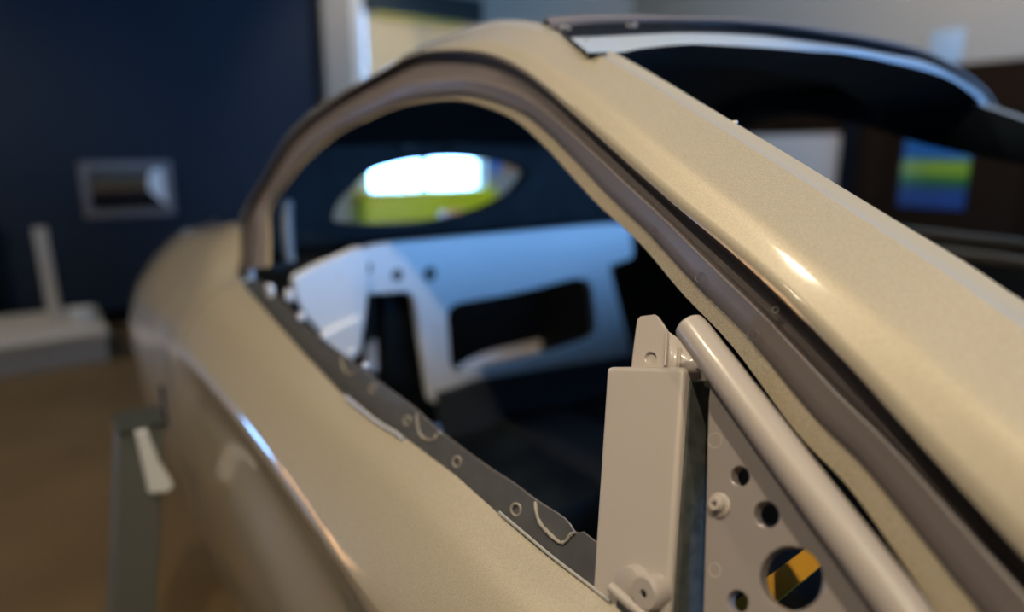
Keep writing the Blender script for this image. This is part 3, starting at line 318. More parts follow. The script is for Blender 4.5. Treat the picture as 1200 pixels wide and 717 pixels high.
struct(box('wall_right', (XB, YR, 1.82), (XF, YR+.2, ZC), M['grey']))
struct(box('wall_right', (XB, YR+.001, 0), (XF, YR+.2, 1.82), M['dark']))
struct(box('wall_left', (XB-.2, YL-.2, 0), (XF, YL, ZC), M['grey']))
bm = box_bm((XF, YL, 0), (XF+.2, .5, ZC)); box_bm((XF, 4.3, 0), (XF+.2, YR, ZC), bm)
box_bm((XF, .5, 0), (XF+.2, 4.3, .7), bm); box_bm((XF, .5, 1.9), (XF+.2, 4.3, ZC), bm)
struct(from_bm('wall_front', bm, M['grey'], smooth=False))
struct(box('baseboard_back', (XB, YL, 0), (XB+.02, .94, .12), M['dark']))
# brown boarding of the right wall: separate panels
lower = bpy.data.objects.new('wall_right', None); COL.objects.link(lower); struct(lower)
for i in range(10):
    x0 = XB+i*.95
    box('panel', (x0+.004, YR-.03, .0), (x0+.946, YR, 1.80), M['brown'], lower, .004)
box('cap_rail', (XB, YR-.03, 1.80), (XF, YR, 1.84), M['brown'], lower, .004)
struct(box('trim_1', (XB, .94, 0), (XB+.16, 1.19, ZC), M['grey'], bev=.01))
struct(box('trim_2', (XB, 1.19, 0), (XB+.10, 1.31, ZC), M['white'], bev=.006))

def window(name, x0, y0, y1, z0, z1, nm, depth):
    bm = bmesh.new(); t = .05
    for a, b in (((x0, y0, z0), (x0+depth, y0+t, z1)), ((x0, y1-t, z0), (x0+depth, y1, z1)), ((x0, y0+t, z0), (x0+depth, y1-t, z0+t)), ((x0, y0+t, z1-t), (x0+depth, y1-t, z1))):
        box_bm(a, b, bm)
    wd = struct(from_bm(name, bm, M['white'], smooth=False))
    for i in range(1, nm):
        yy = y0+(y1-y0)*i/nm
        box('mullion', (x0+.01, yy-.03, z0+t), (x0+depth-.01, yy+.03, z1-t), M['white'], wd)
    for i in range(nm):
        box('pane', (x0+depth*.4, y0+t+(y1-y0-2*t)*i/nm+.03, z0+t), (x0+depth*.4+.006, y0+t+(y1-y0-2*t)*(i+1)/nm-.03, z1-t), M['glass'], wd)
    return wd
window('window_1', XB-.14, 1.31, 2.55, .60, 2.60, 2, .08)
window('added_streak_window', XB-.14, -4.75, -3.1, .25, .95, 3, .08)  # unseen window added for its reflected streak along the door crease
low = empty('added_cream_blind', (XB-.03, -3.4, .5), 'unseen cream blind added over the added low window to warm the streak on the car door', 'blind')  # added blind, tints the reflected streak cream
box('fabric', (XB-.034, -4.70, .30), (XB-.031, -3.64, .89), M['cream'], low)
box('head_rail', (XB-.045, -4.70, .88), (XB-.02, -3.64, .905), M['white'], low, .003)
window('window_2', XF+.04, .5, 4.3, .7, 1.9, 4, .1)

# roller blind in the rear window
rb = empty('roller_blind', (XB-.03, 1.865, 2.3), 'pale green roller blind half drawn over the bright rear window, with dark yellow-edged box', 'blind')
box('fabric', (XB-.034, 1.37, 1.50), (XB-.031, 2.49, 2.36), M['blind'], rb)
box('cassette', (XB-.05, 1.33, 2.36), (XB+.03, 2.53, 2.58), mat('dark_green_box', (.01, .02, .018), .6), rb, .01)
box('edge_strip', (XB-.04, 1.45, 2.325), (XB+.035, 2.30, 2.36), mat('yellow_edge', (.55, .45, .08), .6), rb, .004)
box('bottom_bar', (XB-.045, 1.37, 1.48), (XB-.02, 2.49, 1.505), M['white'], rb, .004)

# yellow low panel below the rear window
yb = empty('yellow_bench', (XB+.25, 1.85, 0), 'bright yellow low bench seen through the rear window opening of the car', 'bench')
box('seat', (XB+.06, 1.12, .86), (XB+.42, 2.40, .905), M['yellow'], yb, .01)
box('front_panel', (XB+.39, 1.12, .55), (XB+.42, 2.40, .86), M['yellow'], yb, .004)
for yy in (1.16, 2.31):
    for xx in (XB+.09, XB+.35):
        box('leg', (xx, yy, 0), (xx+.04, yy+.05, .86), M['dark'], yb)
tag(box('blue_notice', (XB, 2.60, 1.02), (XB+.012, 2.73, 1.20), mat('notice_blue', (.05, .16, .55), .5), bev=.002), 'small blue notice on the wall right of the rear window', 'notice')
tag(box('orange_notice', (XB, 2.77, 1.02), (XB+.012, 2.95, 1.20), mat('notice_orange', (.50, .22, .08), .5), bev=.002), 'small orange brown notice on the wall beside the blue notice', 'notice')

# framed picture on the blue wall
fp = empty('framed_picture', (XB, -.5, .79), 'small grey framed picture hanging low on the deep blue wall', 'picture')
PY0, PY1, PZ0, PZ1 = -.79, -.22, .775, 1.155
bm = bmesh.new()
for a, b in (((XB, PY0, PZ0), (XB+.03, PY0+.05, PZ1)), ((XB, PY1-.05, PZ0), (XB+.03, PY1, PZ1)), ((XB, PY0+.05, PZ0), (XB+.03, PY1-.05, PZ0+.05)), ((XB, PY0+.05, PZ1-.05), (XB+.03, PY1-.05, PZ1))): box_bm(a, b, bm)
from_bm('frame', bm, M['alu'], fp, smooth=False)
def picture_mat():
    m = mat('picture_print', (.1, .1, .1), .12, 0, .6, .05); nt = m.node_tree; b = nt.nodes['Principled BSDF']
    tc = nt.nodes.new('ShaderNodeTexCoord'); sp = nt.nodes.new('ShaderNodeSeparateXYZ'); n = nt.nodes.new('ShaderNodeTexNoise')
    n.inputs['Scale'].default_value = 9; mx = nt.nodes.new('ShaderNodeMath'); mx.operation = 'MULTIPLY_ADD'; mx.inputs[1].default_value = .25
    r = nt.nodes.new('ShaderNodeValToRGB'); e = r.color_ramp.elements
    e[0].position = .18; e[0].color = (.012, .010, .012, 1); e[1].position = .9; e[1].color = (.10, .10, .10, 1)
    for p, c in ((.42, (.02, .016, .015, 1)), (.52, (.16, .10, .06, 1)), (.68, (.09, .085, .05, 1))):
        q = e.new(p); q.color = c
    nt.links.new(tc.outputs['Generated'], sp.inputs[0]); nt.links.new(tc.outputs['Generated'], n.inputs['Vector'])
    nt.links.new(n.outputs['Fac'], mx.inputs[0]); nt.links.new(sp.outputs['Z'], mx.inputs[2])
    sb = nt.nodes.new('ShaderNodeMath'); sb.operation = 'SUBTRACT'; sb.inputs[1].default_value = .125
    nt.links.new(mx.outputs[0], sb.inputs[0]); nt.links.new(sb.outputs[0], r.inputs['Fac']); nt.links.new(r.outputs['Color'], b.inputs['Base Color'])
    return m
box('print', (XB+.004, PY0+.05, PZ0+.05), (XB+.014, PY1-.05, PZ1-.05), picture_mat(), fp)
plate('painted_glass_reflection', [(XB+.0175, PY1-.155, PZ1-.11), (XB+.0175, PY1-.12, PZ1-.055), (XB+.0175, PY1-.055, PZ1-.055), (XB+.0175, PY1-.055, PZ0+.07), (XB+.0175, PY1-.075, PZ0+.09), (XB+.0175, PY1-.155, PZ1-.20)], [], .002, mat('pale_reflection', (.80, .88, .95), .4), fp, 0)  # pale shape paints a reflection in the picture glass

# white low platform at the left with an upright label post
pl = empty('display_platform', (-4.75, -1.6, 0), 'long low white display platform on the brown floor by the blue wall', 'platform')
hexa('base', [(-4.42, -2.9, 0), (-4.52, -.83, 0), (-5.35, -.83, 0), (-5.35, -2.9, 0), (-4.42, -2.9, .15), (-4.52, -.83, .15), (-5.35, -.83, .15), (-5.35, -2.9, .15)], M['plinth'], pl, .008)
hexa('top_board', [(-4.40, -2.92, .15), (-4.50, -.81, .15), (-5.37, -.81, .15), (-5.37, -2.92, .15), (-4.40, -2.92, .18), (-4.50, -.81, .18), (-5.37, -.81, .18), (-5.37, -2.92, .18)], M['plinth'], pl, .006)
sp = empty('label_post', (-5.0, -1.05, .18), 'thin white upright post standing on the white platform', 'post')
box('foot', (-5.06, -1.13, .18), (-4.94, -.98, .20), M['plinth'], sp, .004)
hexa('upright', [(-5.02, -1.09, .20), (-4.98, -1.09, .20), (-4.98, -1.02, .20), (-5.02, -1.02, .20), (-5.02, -1.10, .77), (-4.98, -1.10, .77), (-4.98, -1.03, .77), (-5.02, -1.03, .77)], M['plinth'], sp, .004)
sb = empty('small_white_block', (-4.9, -.93, .18), 'small pale block on the platform beside the upright post', 'block')
box('body', (-4.96, -.98, .18), (-4.85, -.87, .25), M['cap'], sb, .008)
box('lid', (-4.965, -.985, .25), (-4.845, -.865, .265), M['cap'], sb, .004)
bc = empty('black_slab', (-5.2, -2.1, 0), 'black cabinet against the blue wall behind the platform, at the left edge', 'slab')  # thin black box standing at the wall
box('slab_body', (-5.48, -2.3, .0), (-5.40, -1.33, .80), M['dark'], bc, .008)
box('top', (-5.48, -2.32, .80), (-5.385, -1.32, .83), M['dark'], bc, .006)

# grey stand beside the car's rear wheel opening
sd = empty('support_stand', (-1.45, -1.09, 0), 'slanted grey-green steel stand with a pale curved bracket, beside the car door at lower left', 'stand')
hexa('column', [(-1.5, -1.13, .02), (-1.4, -1.13, .02), (-1.4, -1.05, .02), (-1.5, -1.05, .02), (-1.5, -1.03, .695), (-1.4, -1.03, .695), (-1.4, -.952, .695), (-1.5, -.952, .695)], M['stand'], sd, .005)
box('foot_plate', (-1.56, -1.20, 0), (-1.34, -.99, .02), M['stand'], sd, .004)
hexa('top_plate', [(-1.505, -1.033, .695), (-1.395, -1.033, .695), (-1.395, -.949, .695), (-1.505, -.949, .695), (-1.505, -1.033, .703), (-1.395, -1.033, .703), (-1.395, -.949, .703), (-1.505, -.949, .703)], M['side'], sd, .002)
cpl = plate('bracket', [(-1.388,-1.0034,0.695), (-1.388,-0.9874,0.6944), (-1.388,-0.9806,0.6623), (-1.388,-0.9729,0.6221), (-1.388,-0.9572,0.5823), (-1.388,-0.9541,0.5683), (-1.388,-0.9642,0.5602), (-1.388,-0.994,0.5661)], [], .010, M['cap'], sd, .002)
part_label(cpl, 'pale curved bracket at the top of the stand')

# things on the right wall
wbd = empty('white_board', (-3.3, YR-.04, .7), 'plain white board on the dark brown wall, seen through the windscreen opening', 'board')
box('panel', (-4.6, YR-.065, .45), (-3.0, YR-.035, 1.37), mat('board_white', (.50, .42, .355), .6), wbd, .004)
box('edge_post', (-2.985, YR-.10, .0), (-2.86, YR-.035, 1.79), M['dark'], wbd, .004)
def poster_mat():
    m = mat('poster_print', (.1, .1, .1), .4); nt = m.node_tree; b = nt.nodes['Principled BSDF']
    tc = nt.nodes.new('ShaderNodeTexCoord'); sp_ = nt.nodes.new('ShaderNodeSeparateXYZ'); r = nt.nodes.new('ShaderNodeValToRGB'); e = r.color_ramp.elements
    e[0].position = 0; e[0].color = (.022, .055, .18, 1); e[1].position = .76; e[1].color = (.006, .085, .25, 1)
    for p, c in ((.26, (.018, .05, .16, 1)), (.32, (.012, .07, .03, 1)), (.46, (.05, .16, .02, 1)), (.54, (.25, .33, .01, 1)), (.66, (.16, .25, .015, 1)), (.72, (.02, .10, .14, 1))):
        q = e.new(p); q.color = c
    n = nt.nodes.new('ShaderNodeTexNoise'); n.inputs['Scale'].default_value = 14; ad = nt.nodes.new('ShaderNodeMath'); ad.operation = 'MULTIPLY_ADD'; ad.inputs[1].default_value = .10
    sb_ = nt.nodes.new('ShaderNodeMath'); sb_.operation = 'SUBTRACT'; sb_.inputs[1].default_value = .05
    nt.links.new(tc.outputs['Generated'], sp_.inputs[0]); nt.links.new(tc.outputs['Generated'], n.inputs['Vector'])
    nt.links.new(n.outputs['Fac'], ad.inputs[0]); nt.links.new(sp_.outputs['Z'], ad.inputs[2]); nt.links.new(ad.outputs[0], sb_.inputs[0])
    nt.links.new(sb_.outputs[0], r.inputs['Fac']); nt.links.new(r.outputs['Color'], b.inputs['Base Color']); return m
tag(box('wall_poster', (-2.50, YR-.045, .81), (-2.04, YR-.03, 1.32), poster_mat(), bev=.002), 'blue poster with yellow green band on the dark brown wall', 'poster')
tag(box('wall_notice', (-2.43, YR-.012, 1.86), (-2.21, YR, 2.09), mat('notice_pale', (.34, .44, .54), .6), bev=.002), 'small pale blue square notice high on the grey wall', 'notice')

# unseen ceiling spotlights, some added only to brighten one surface
for i, (x, y, watt, ang, aim, what) in enumerate(LAMPS):
    c = Vector((x, y, ZC)); d = (Vector(aim)-Vector((x, y, ZC-.2))).normalized()
    sl = empty('ceiling_spotlight', c, 'white ceiling spotlight throwing warm light on '+what, 'lamp', 'ceiling spotlights above the car')
    lathe('ceiling_plate', c, (0, 0, -1), [(0, .06), (.02, .06), (.022, .055)], M['white'], sl, 16)
    tube('stem', [c-Vector((0, 0, .02)), c-Vector((0, 0, .2))], .012, M['white'], sl, 8)
    lathe('housing', c-Vector((0, 0, .2))-d*.06, d, [(0, .04), (.01, .055), (.16, .062), (.16, .056), (.13, .05)], M['white'], sl, 16)
    ld = bpy.data.lights.new('spot_beam', 'SPOT'); ld.energy = watt; ld.color = WARM; ld.spot_size = math.radians(ang); ld.spot_blend = .7; ld.shadow_soft_size = .028
    lo_ = bpy.data.objects.new('spot_beam', ld); COL.objects.link(lo_); lo_.parent = sl
    lo_.location = Vector((0, 0, -.2))+d*.13; lo_.rotation_euler = d.to_track_quat('-Z', 'Y').to_euler()

# ================================================================ THE CAR BODY
car = empty('car_body', CAR, 'champagne beige bare car body shell without glass, filling most of the picture', 'car body')
L = LOFT
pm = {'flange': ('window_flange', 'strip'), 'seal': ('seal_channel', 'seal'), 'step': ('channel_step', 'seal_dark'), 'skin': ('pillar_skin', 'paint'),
      'wsflange': ('windscreen_flange', 'pale'), 'pillar_inner': ('pillar_inner', 'ecoat')}
parts = {}
for side_ in (0, 1):
    for key, (nm, mk) in pm.items():
        rows = L[key] if not side_ else mir([[Vector(x_).lerp(Vector(p_), .45 if j_ < 7 else min(.82, .45+.12*(j_-6))) for j_, (p_, x_) in enumerate(zip(r_, L['wsflange'][3]))] for r_ in L[key]])
        rows = [[Vector(r[0])+(Vector(r[0])-Vector(r[1])).normalized()*q for q in (.34, .22, .11)]+list(r) for r in rows]
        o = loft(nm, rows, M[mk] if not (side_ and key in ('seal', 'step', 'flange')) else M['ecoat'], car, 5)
        if not side_: parts[key] = o
part_label(parts['seal'], 'matte mauve-grey seal channel following the near window opening')
part_label(parts['flange'], 'thin champagne flange along the edge of the near window opening')

# roof: header edge then arcs from rail to rail
def res(pts, n):
    pts = [Vector(p) for p in pts]; s = [0]
    for a, b in zip(pts[:-1], pts[1:]): s.append(s[-1]+(b-a).length)
    out = []
    for i in range(n):
        t = s[-1]*i/(n-1); j = 0
        while j < len(s)-2 and s[j+1] < t: j += 1
        q = (t-s[j])/(s[j+1]-s[j]); out.append(pts[j].lerp(pts[j+1], q))
    return out
NR = 33
front = res(cr(L['header_edge'][0], 4), NR)
rrows = [front]
edge = L['roof_edge'][0]
for k, p in enumerate(edge[:7]):
    row = []
    for i in range(NR):
        u = i/(NR-1)*2-1
        row.append(Vector((p[0]+.03*(1-u*u)*max(0, 1-k/4), -p[1]*u, p[2]-.006*(u+1)+.018*(1-u*u))))
    rrows.append(row)
loft('roof_panel', rrows, M['paint'], car, 1)
under = [[Vector((p.x, p.y*.92, p.z-.03)) for p in r] for r in rrows]
under[0] = [Vector((p.x-.09, p.y*.92, p.z-.035)) for p in rrows[0]]
loft('shaded_roof_underside', under, M['black'], car, 1)  # black colour carries the shade under the roof, out of the daylight
loft('header_edge', L['header_edge'], M['seal'], car, 4)
loft('header_band', L['header_band'], M['band'], car, 4)
loft('header_lip', L['header_lip'], M['lip'], car, 4)
loft('header_inner', L['header_inner'], M['black'], car, 4)
HB = L['header_band'][1]
hole_at = [(-.7213, -.5092, 1.3792), (-.6834, -.4239, 1.3879), (-.6519, -.5347, 1.3534)]
for p, r_ in zip(hole_at, (.0075, .0075, .0045)):
    lathe('header_grommet', Vector(p), (.5, -.36, .76), [(-.004, r_), (.0008, r_), (.0012, r_*.85), (.0012, r_*.55), (-.002, r_*.5)], M['steel'], car, 16)

# -------- body side (near and far)
def interp(tab, x):
    for (a, pa), (b, pb) in zip(tab[:-1], tab[1:]):
        if a >= x >= b:
            t = (a-x)/(a-b); return [Vector(p).lerp(Vector(q), t) for p, q in zip(pa, pb)]
    return [Vector(p) for p in (tab[0][1] if x > tab[0][0] else tab[-1][1])]
# per station: profile points (y, z) from belt to sill
TAB = [(1.5, [(-.70, .80), (-.80, .79), (-.87, .745), (-.90, .66), (-.905, .58), (-.89, .42), (-.87, .28)]),
       (.9, [(-.765, .85), (-.84, .84), (-.895, .785), (-.92, .69), (-.92, .58), (-.90, .42), (-.87, .25)]),
       (.2, [(-.812, .872), (-.868, .858), (-.904, .80), (-.914, .70), (-.908, .58), (-.895, .40), (-.86, .22)]),
       (-.3, [(-.8045, .893), (-.855, .868), (-.900, .80), (-.908, .70), (-.905, .58), (-.895, .40), (-.86, .22)]),
       (-.65, [(-.8, .899), (-.844, .869), (-.900, .800), (-.888, .72), (-.903, .58), (-.895, .40), (-.86, .22)]),
       (-1.0, [(-.795, .910), (-.841, .880), (-.9005, .815), (-.876, .735), (-.898, .59), (-.89, .40), (-.86, .22)]),
       (-1.25, [(-.783, .934), (-.835, .902), (-.902, .825), (-.888, .745), (-.900, .60), (-.89, .41), (-.86, .22)]),
       (-1.5, [(-.768, .964), (-.838, .932), (-.905, .838), (-.915, .755), (-.912, .61), (-.895, .42), (-.86, .22)]),
       (-1.6, [(-.737, 1.0), (-.818, .955), (-.898, .85), (-.914, .76), (-.918, .615), (-.90, .43), (-.86, .225)]),
       (-1.75, [(-.698, 1.045), (-.792, .978), (-.893, .86), (-.918, .765), (-.925, .62), (-.905, .44), (-.86, .23)]),
       (-2.1, [(-.660, 1.015), (-.765, .985), (-.865, .885), (-.918, .775), (-.922, .63), (-.905, .45), (-.86, .24)]),
       (-2.5, [(-.600, .985), (-.705, .955), (-.80, .87), (-.855, .77), (-.865, .64), (-.88, .47), (-.83, .28)]),
       (-2.85, [(-.52, .955), (-.62, .925), (-.70, .84), (-.75, .745), (-.76, .62), (-.74, .48), (-.70, .34)])]
def tab_cr(x):
    xs = [t[0] for t in TAB]
    i = max(0, min(len(TAB)-2, sum(1 for q in xs if q > x)-1))
    x1, x2 = xs[i], xs[i+1]; t = (x1-x)/(x1-x2)
    g = lambda j: TAB[max(0, min(len(TAB)-1, j))]
    out = []
    for k in range(7):
        p0, p1, p2, p3 = [Vector((*g(j)[1][k], 0)) for j in (i-1, i, i+1, i+2)]
        h = (x1-x2)
        m1 = (p2-p0)/max(1e-6, (g(i-1)[0]-x2)) * h if i else (p2-p1)
        m2 = (p3-p1)/max(1e-6, (x1-g(i+2)[0])) * h if i+2 < len(TAB) else (p2-p1)
        out.append(p1*(2*t**3-3*t*t+1)+m1*(t**3-2*t*t+t)+p2*(-2*t**3+3*t*t)+m2*(t**3-t*t))
    return out
BELT = L['belt'][0]
def belt_at(x):
    for a, b in zip(BELT[:-1], BELT[1:]):
        if a[0] >= x >= b[0]:
            t = (a[0]-x)/(a[0]-b[0]); return (a[1]+(b[1]-a[1])*t, a[2]+(b[2]-a[2])*t)
def smooth(a, b, x): t = max(0, min(1, (x-a)/(b-a))); return t*t*(3-2*t)
KU, KL = 8, 7
def profile(x):
    P = tab_cr(x); bt = belt_at(x)
    if bt: P[0] = Vector((bt[0], bt[1], 0))
    full = cr(P, KU); ic = 2*KU
    full = full[:ic]+[full[ic].lerp(full[ic-1], q) for q in (.3, .2, .1)]+[full[ic]]+[full[ic].lerp(full[ic+1], q) for q in (.1, .2, .3)]+full[ic+1:]
    a = cr(P[:3], KU); b = cr(P[2:], KU); f_ = .020*smooth(-.5, -.8, x)+.0004
    d1 = (a[-2]-a[-1]).normalized(); d2 = (b[1]-b[0]).normalized(); c0 = a[-1]
    arc = [(c0+d1*f_)*(1-q)**2+c0*2*q*(1-q)+(c0+d2*f_)*q*q for q in (0, .17, .33, .5, .67, .83, 1)]
    a = [p for p in a[:-1] if (p-c0).length > f_*1.3] if 0 else a[:-1]
    split = a[:-1]+[a[-1].lerp(c0+d1*f_, .6)]+arc+[b[1].lerp(c0+d2*f_, .6)]+b[2:]
    wgt = smooth(-.42, -.72, x)*smooth(-1.75, -1.35, x)
    return [p.lerp(q, wgt) for p, q in zip(full, split)]
ICR = 2*KU
def body_rows(x0, x1, n):
    return [[Vector((x, p.x, p.y)) for p in profile(x)] for x in [x0+(x1-x0)*i/n for i in range(n+1)]]
WX, WZ, WR = -2.38, .33, .365
def side_skin(name, x0, x1, n, arch=None, flip=False, parent=car, mt='paint'):
    rows = body_rows(x0, x1, n)
    if flip: rows = mir(rows, -.012)
    def skip(i, j):
        if not arch: return False
        c = (rows[i][j]+rows[i+1][j+1])/2
        return (c.x-arch)**2+(c.z-WZ+(.03 if flip else 0))**2 < WR**2
    bm = loft_bm(rows, skip=skip)
    # hemmed edges: the sheet is folded in at the belt and at both ends
    s_ = -1 if not flip else 1
    bel = [r[0] for r in rows]
    loft_bm([bel, [p+Vector((0, -s_*.004, -.004)) for p in bel], [p+Vector((0, -s_*.006, -.05)) for p in bel]], bm)
    for r in (rows[0], rows[-1]):
        loft_bm([r, [p+Vector((0, -s_*.022, 0)) for p in r]], bm)
    bmesh.ops.remove_doubles(bm, verts=bm.verts, dist=1e-5)
    return from_bm(name, bm, M[mt], parent, sharp=28)
door = side_skin('door', .42, -1.452, 90)
side_skin('quarter_panel', -1.460, -2.85, 80, arch=WX)
side_skin('front_fender', 1.5, .425, 40, arch=1.05)
side_skin('door', .42, -1.452, 40, flip=True)
side_skin('quarter_panel', -1.460, -2.85, 60, arch=WX, flip=True)
side_skin('front_fender', 1.5, .425, 30, arch=1.05, flip=True)
# wheel housing inside the near rear arch and shut-gap backing
bm = bmesh.new(); rows = []
for i in range(15):
    a = math.pi*(i/14); c_, s_ = math.cos(a), math.sin(a)
    rows.append([(WX+WR*1.0*c_, -.87+.11*max(0, -c_), WZ+WR*1.0*s_), (WX+WR*.97*c_, -.56, WZ+WR*.97*s_)])
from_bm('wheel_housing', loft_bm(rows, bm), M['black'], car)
loft('shut_gap_backing', [[(-1.44, y+.03, z) for y, z in ((-.80, .93), (-.87, .86), (-.87, .72), (-.88, .5), (-.86, .25))], [(-1.475, y+.03, z) for y, z in ((-.80, .93), (-.87, .86), (-.87, .72), (-.88, .5), (-.86, .25))]], M['black'], car, 3)
box('handle_recess', (-1.66, -.925, .60), (-1.62, -.90, .70), M['black'], car, .006)
# bonnet, firewall, floor, far inner door, bulkhead surroundings
bon = []
for x in (1.5, 1.2, .9, .6, .42):
    p = tab_cr(x)[0]; bon.append([(x, p.x*u, p.y+.05*(1-u*u)) for u in (1, .8, .5, .2, 0, -.2, -.5, -.8, -1)])
loft('bonnet', bon, M['paint'], car, 3)
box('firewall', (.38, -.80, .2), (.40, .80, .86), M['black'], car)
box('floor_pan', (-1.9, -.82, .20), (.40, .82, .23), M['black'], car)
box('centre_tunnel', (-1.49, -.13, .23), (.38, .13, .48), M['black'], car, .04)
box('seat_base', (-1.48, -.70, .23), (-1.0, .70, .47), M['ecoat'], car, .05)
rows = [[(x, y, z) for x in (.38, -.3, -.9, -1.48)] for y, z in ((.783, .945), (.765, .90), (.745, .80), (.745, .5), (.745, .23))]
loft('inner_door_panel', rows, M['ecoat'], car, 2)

far_rail = [Vector(p) for p in [(-1.0717,0.79,1.0229), (-0.8741,0.79,1.0177), (-0.7051,0.79,1.0132), (-0.5338,0.79,1.0101)]]
low_rail = [Vector(p) for p in [(-1.0632,0.785,0.9706), (-0.8658,0.785,0.9695), (-0.6971,0.785,0.9686), (-0.5257,0.785,0.9651)]]
for rl, hh in ((far_rail, .009), (low_rail, .013)):
    e_ = rl[-1]+(rl[-1]-rl[0])*1.4; e0 = rl[0]-(rl[-1]-rl[0])*.6
    rr = [e0]+rl+[e_]
    tube('belt_rail', rr, hh, M['alu_rail'], car, 12)
# -------- near door fittings
ft, fo = L['flange_top'][0], L['flange_foot'][0]
FT = cr(ft, 3); FO = cr(fo, 3)
NO = Vector((0, .0022, -.0008))
bm = loft_bm([[p+Vector((0, 0, -.05)) for p in FO], FO, [a.lerp(b, .5) for a, b in zip(FO, FT)], [a.lerp(b, .94) for a, b in zip(FO, FT)], FT, [p+NO for p in FT], [p+NO for p in FO]])
fl = from_bm('inner_flange', bm, M['inner'], door, sharp=50)
part_label(fl, 'dark grey upright sheet flange inside the champagne door edge')
tube('edge_lip', [p+NO*.5 for p in FT], .0008, M['alu'], fl, 6)
def bead(pts, r, m):
    q = cr(pts, 4); return tube('sealer_bead', q, [r*random.uniform(.6, 1.15) for _ in q], M[m], fl, 8)
bead([(-0.691,-0.7634,0.9062), (-0.6752,-0.77,0.8931), (-0.6586,-0.7722,0.8886), (-0.642,-0.771,0.8911), (-0.6359,-0.7686,0.8959), (-0.6359,-0.7662,0.9006), (-0.6286,-0.7646,0.9039)], .0016, 'sealer')
bead([(-0.4487,-0.7672,0.8987), (-0.4411,-0.771,0.8911), (-0.4328,-0.7734,0.8862), (-0.4199,-0.7747,0.8836), (-0.4071,-0.7752,0.8825), (-0.4005,-0.7749,0.8833), (-0.396,-0.7728,0.8873), (-0.3945,-0.7704,0.8922), (-0.391,-0.7686,0.8958)], .0019, 'sealer')
bead([(-0.9421,-0.7582,0.9166), (-0.9228,-0.764,0.905), (-0.8991,-0.7659,0.9012), (-0.8827,-0.7633,0.9065)], .0016, 'sealer')
ring_pts = [((-0.4688,-0.7746,0.8838), .0056), ((-0.5816,-0.7723,0.8884), .0056), ((-0.7041,-0.7694,0.8942), .0056), ((-0.8147,-0.7649,0.9032), .006)]
NS = Vector((0, -1, .5)).normalized()      # outward normal of the glass plane
def ring(name, p, R_, r_, m, parent, n=NS):
    a = n.orthogonal().normalized(); b = n.cross(a); p = Vector(p)
    return tube(name, [p+(a*math.cos(t)+b*math.sin(t))*R_ for t in [2*math.pi*i/24 for i in range(25)]], r_, M[m], parent, 6)
for p, R_ in ring_pts: ring('rivet_ring', p, R_, .0011, 'sealer', fl, Vector((.35, -1, .35)).normalized())
# pale hem strips lying on the door edge
hem = [(-0.8147,-0.8046,0.9009), (-0.7184,-0.8056,0.8988), (-0.6689,-0.8045,0.9009), (-0.6467,-0.8048,0.9005)]
tube('hem_strip', hem, .0026, M['pale'], door, 8, 3)
hem = [(-0.4548,-0.8041,0.8978), (-0.4211,-0.8048,0.8964), (-0.3729,-0.8057,0.8946), (-0.3304,-0.8058,0.8943), (-0.3078,-0.8061,0.8939)]
tube('hem_strip', hem, .0014, M['pale'], door, 8, 3)
# tabs and clips along the far end of the belt
for i, p in enumerate([(-1.4997,-0.7399,0.9603), (-1.3413,-0.7453,0.9493), (-1.2365,-0.7409,0.9582), (-1.1434,-0.7515,0.9371), (-1.0225,-0.7554,0.9291), (-0.913,-0.7544,0.9312), (-0.8541,-0.7577,0.9247)]):
    p = Vector(p); s_ = (.020, .022, .018, .012, .008, .006, .006)[i]
    box('belt_clip', p-Vector((s_*.7, .004, s_*.6)), p+Vector((s_*.7, .006, s_*.6)), M['bulk'], door, .003)

# corner post with its tab, tube and drilled plate
TL, TR, BR, BL = [(-0.3974,-0.7307,1.0387), (-0.3211,-0.7217,1.0566), (-0.2593,-0.7998,0.9004), (-0.3197,-0.8157,0.8687)]
TL, TR, BR, BL = map(Vector, (TL, TR, BR, BL))
dp = Vector((0, .032, -.006))
cp = hexa('corner_post', [TL, TR, BR, BL, TL+dp, TR+dp, BR+dp, BL+dp], M['post'], door, .0042)
part_label(cp, 'pinkish beige upright box post at the front of the window')
g = Vector((.0016, .004, 0)); dz = Vector((0, 0, -.010)); d2 = Vector((.004, .048, -.004))
hexa('dark_side_plate', [TR+g+dz, TR+g+dz*1.6+d2, BR+g+d2, BR+g, TR+g+dz+Vector((.003, 0, 0)), TR+g+dz*1.6+d2+Vector((.003, 0, 0)), BR+g+d2+Vector((.003, 0, 0)), BR+g+Vector((.003, 0, 0))], M['side'], door, .001)
tab = plate('post_tab', [(-0.3801,-0.7154,1.0092), (-0.3938,-0.7018,1.0364), (-0.4004,-0.6927,1.0546), (-0.406,-0.684,1.0719), (-0.4041,-0.6824,1.0752), (-0.3899,-0.6803,1.0793), (-0.3865,-0.6807,1.0785), (-0.3726,-0.6848,1.0705), (-0.3563,-0.7018,1.0365), (-0.3472,-0.7108,1.0184)], [[(-0.3704,-0.6964,1.0473), (-0.37,-0.6971,1.0457), (-0.3702,-0.6979,1.0441), (-0.3711,-0.6986,1.0427), (-0.3725,-0.6992,1.0416), (-0.3744,-0.6996,1.0409), (-0.3766,-0.6997,1.0406), (-0.3788,-0.6996,1.0409), (-0.3808,-0.6992,1.0416), (-0.3825,-0.6986,1.0428), (-0.3836,-0.6979,1.0442), (-0.3841,-0.6971,1.0458), (-0.3839,-0.6963,1.0474), (-0.383,-0.6956,1.0489), (-0.3815,-0.695,1.05), (-0.3796,-0.6946,1.0507), (-0.3774,-0.6945,1.0509), (-0.3752,-0.6947,1.0507), (-0.3732,-0.6951,1.0499), (-0.3715,-0.6956,1.0487)]], .003, M['post'], door, .0005, (0, -1, .5))
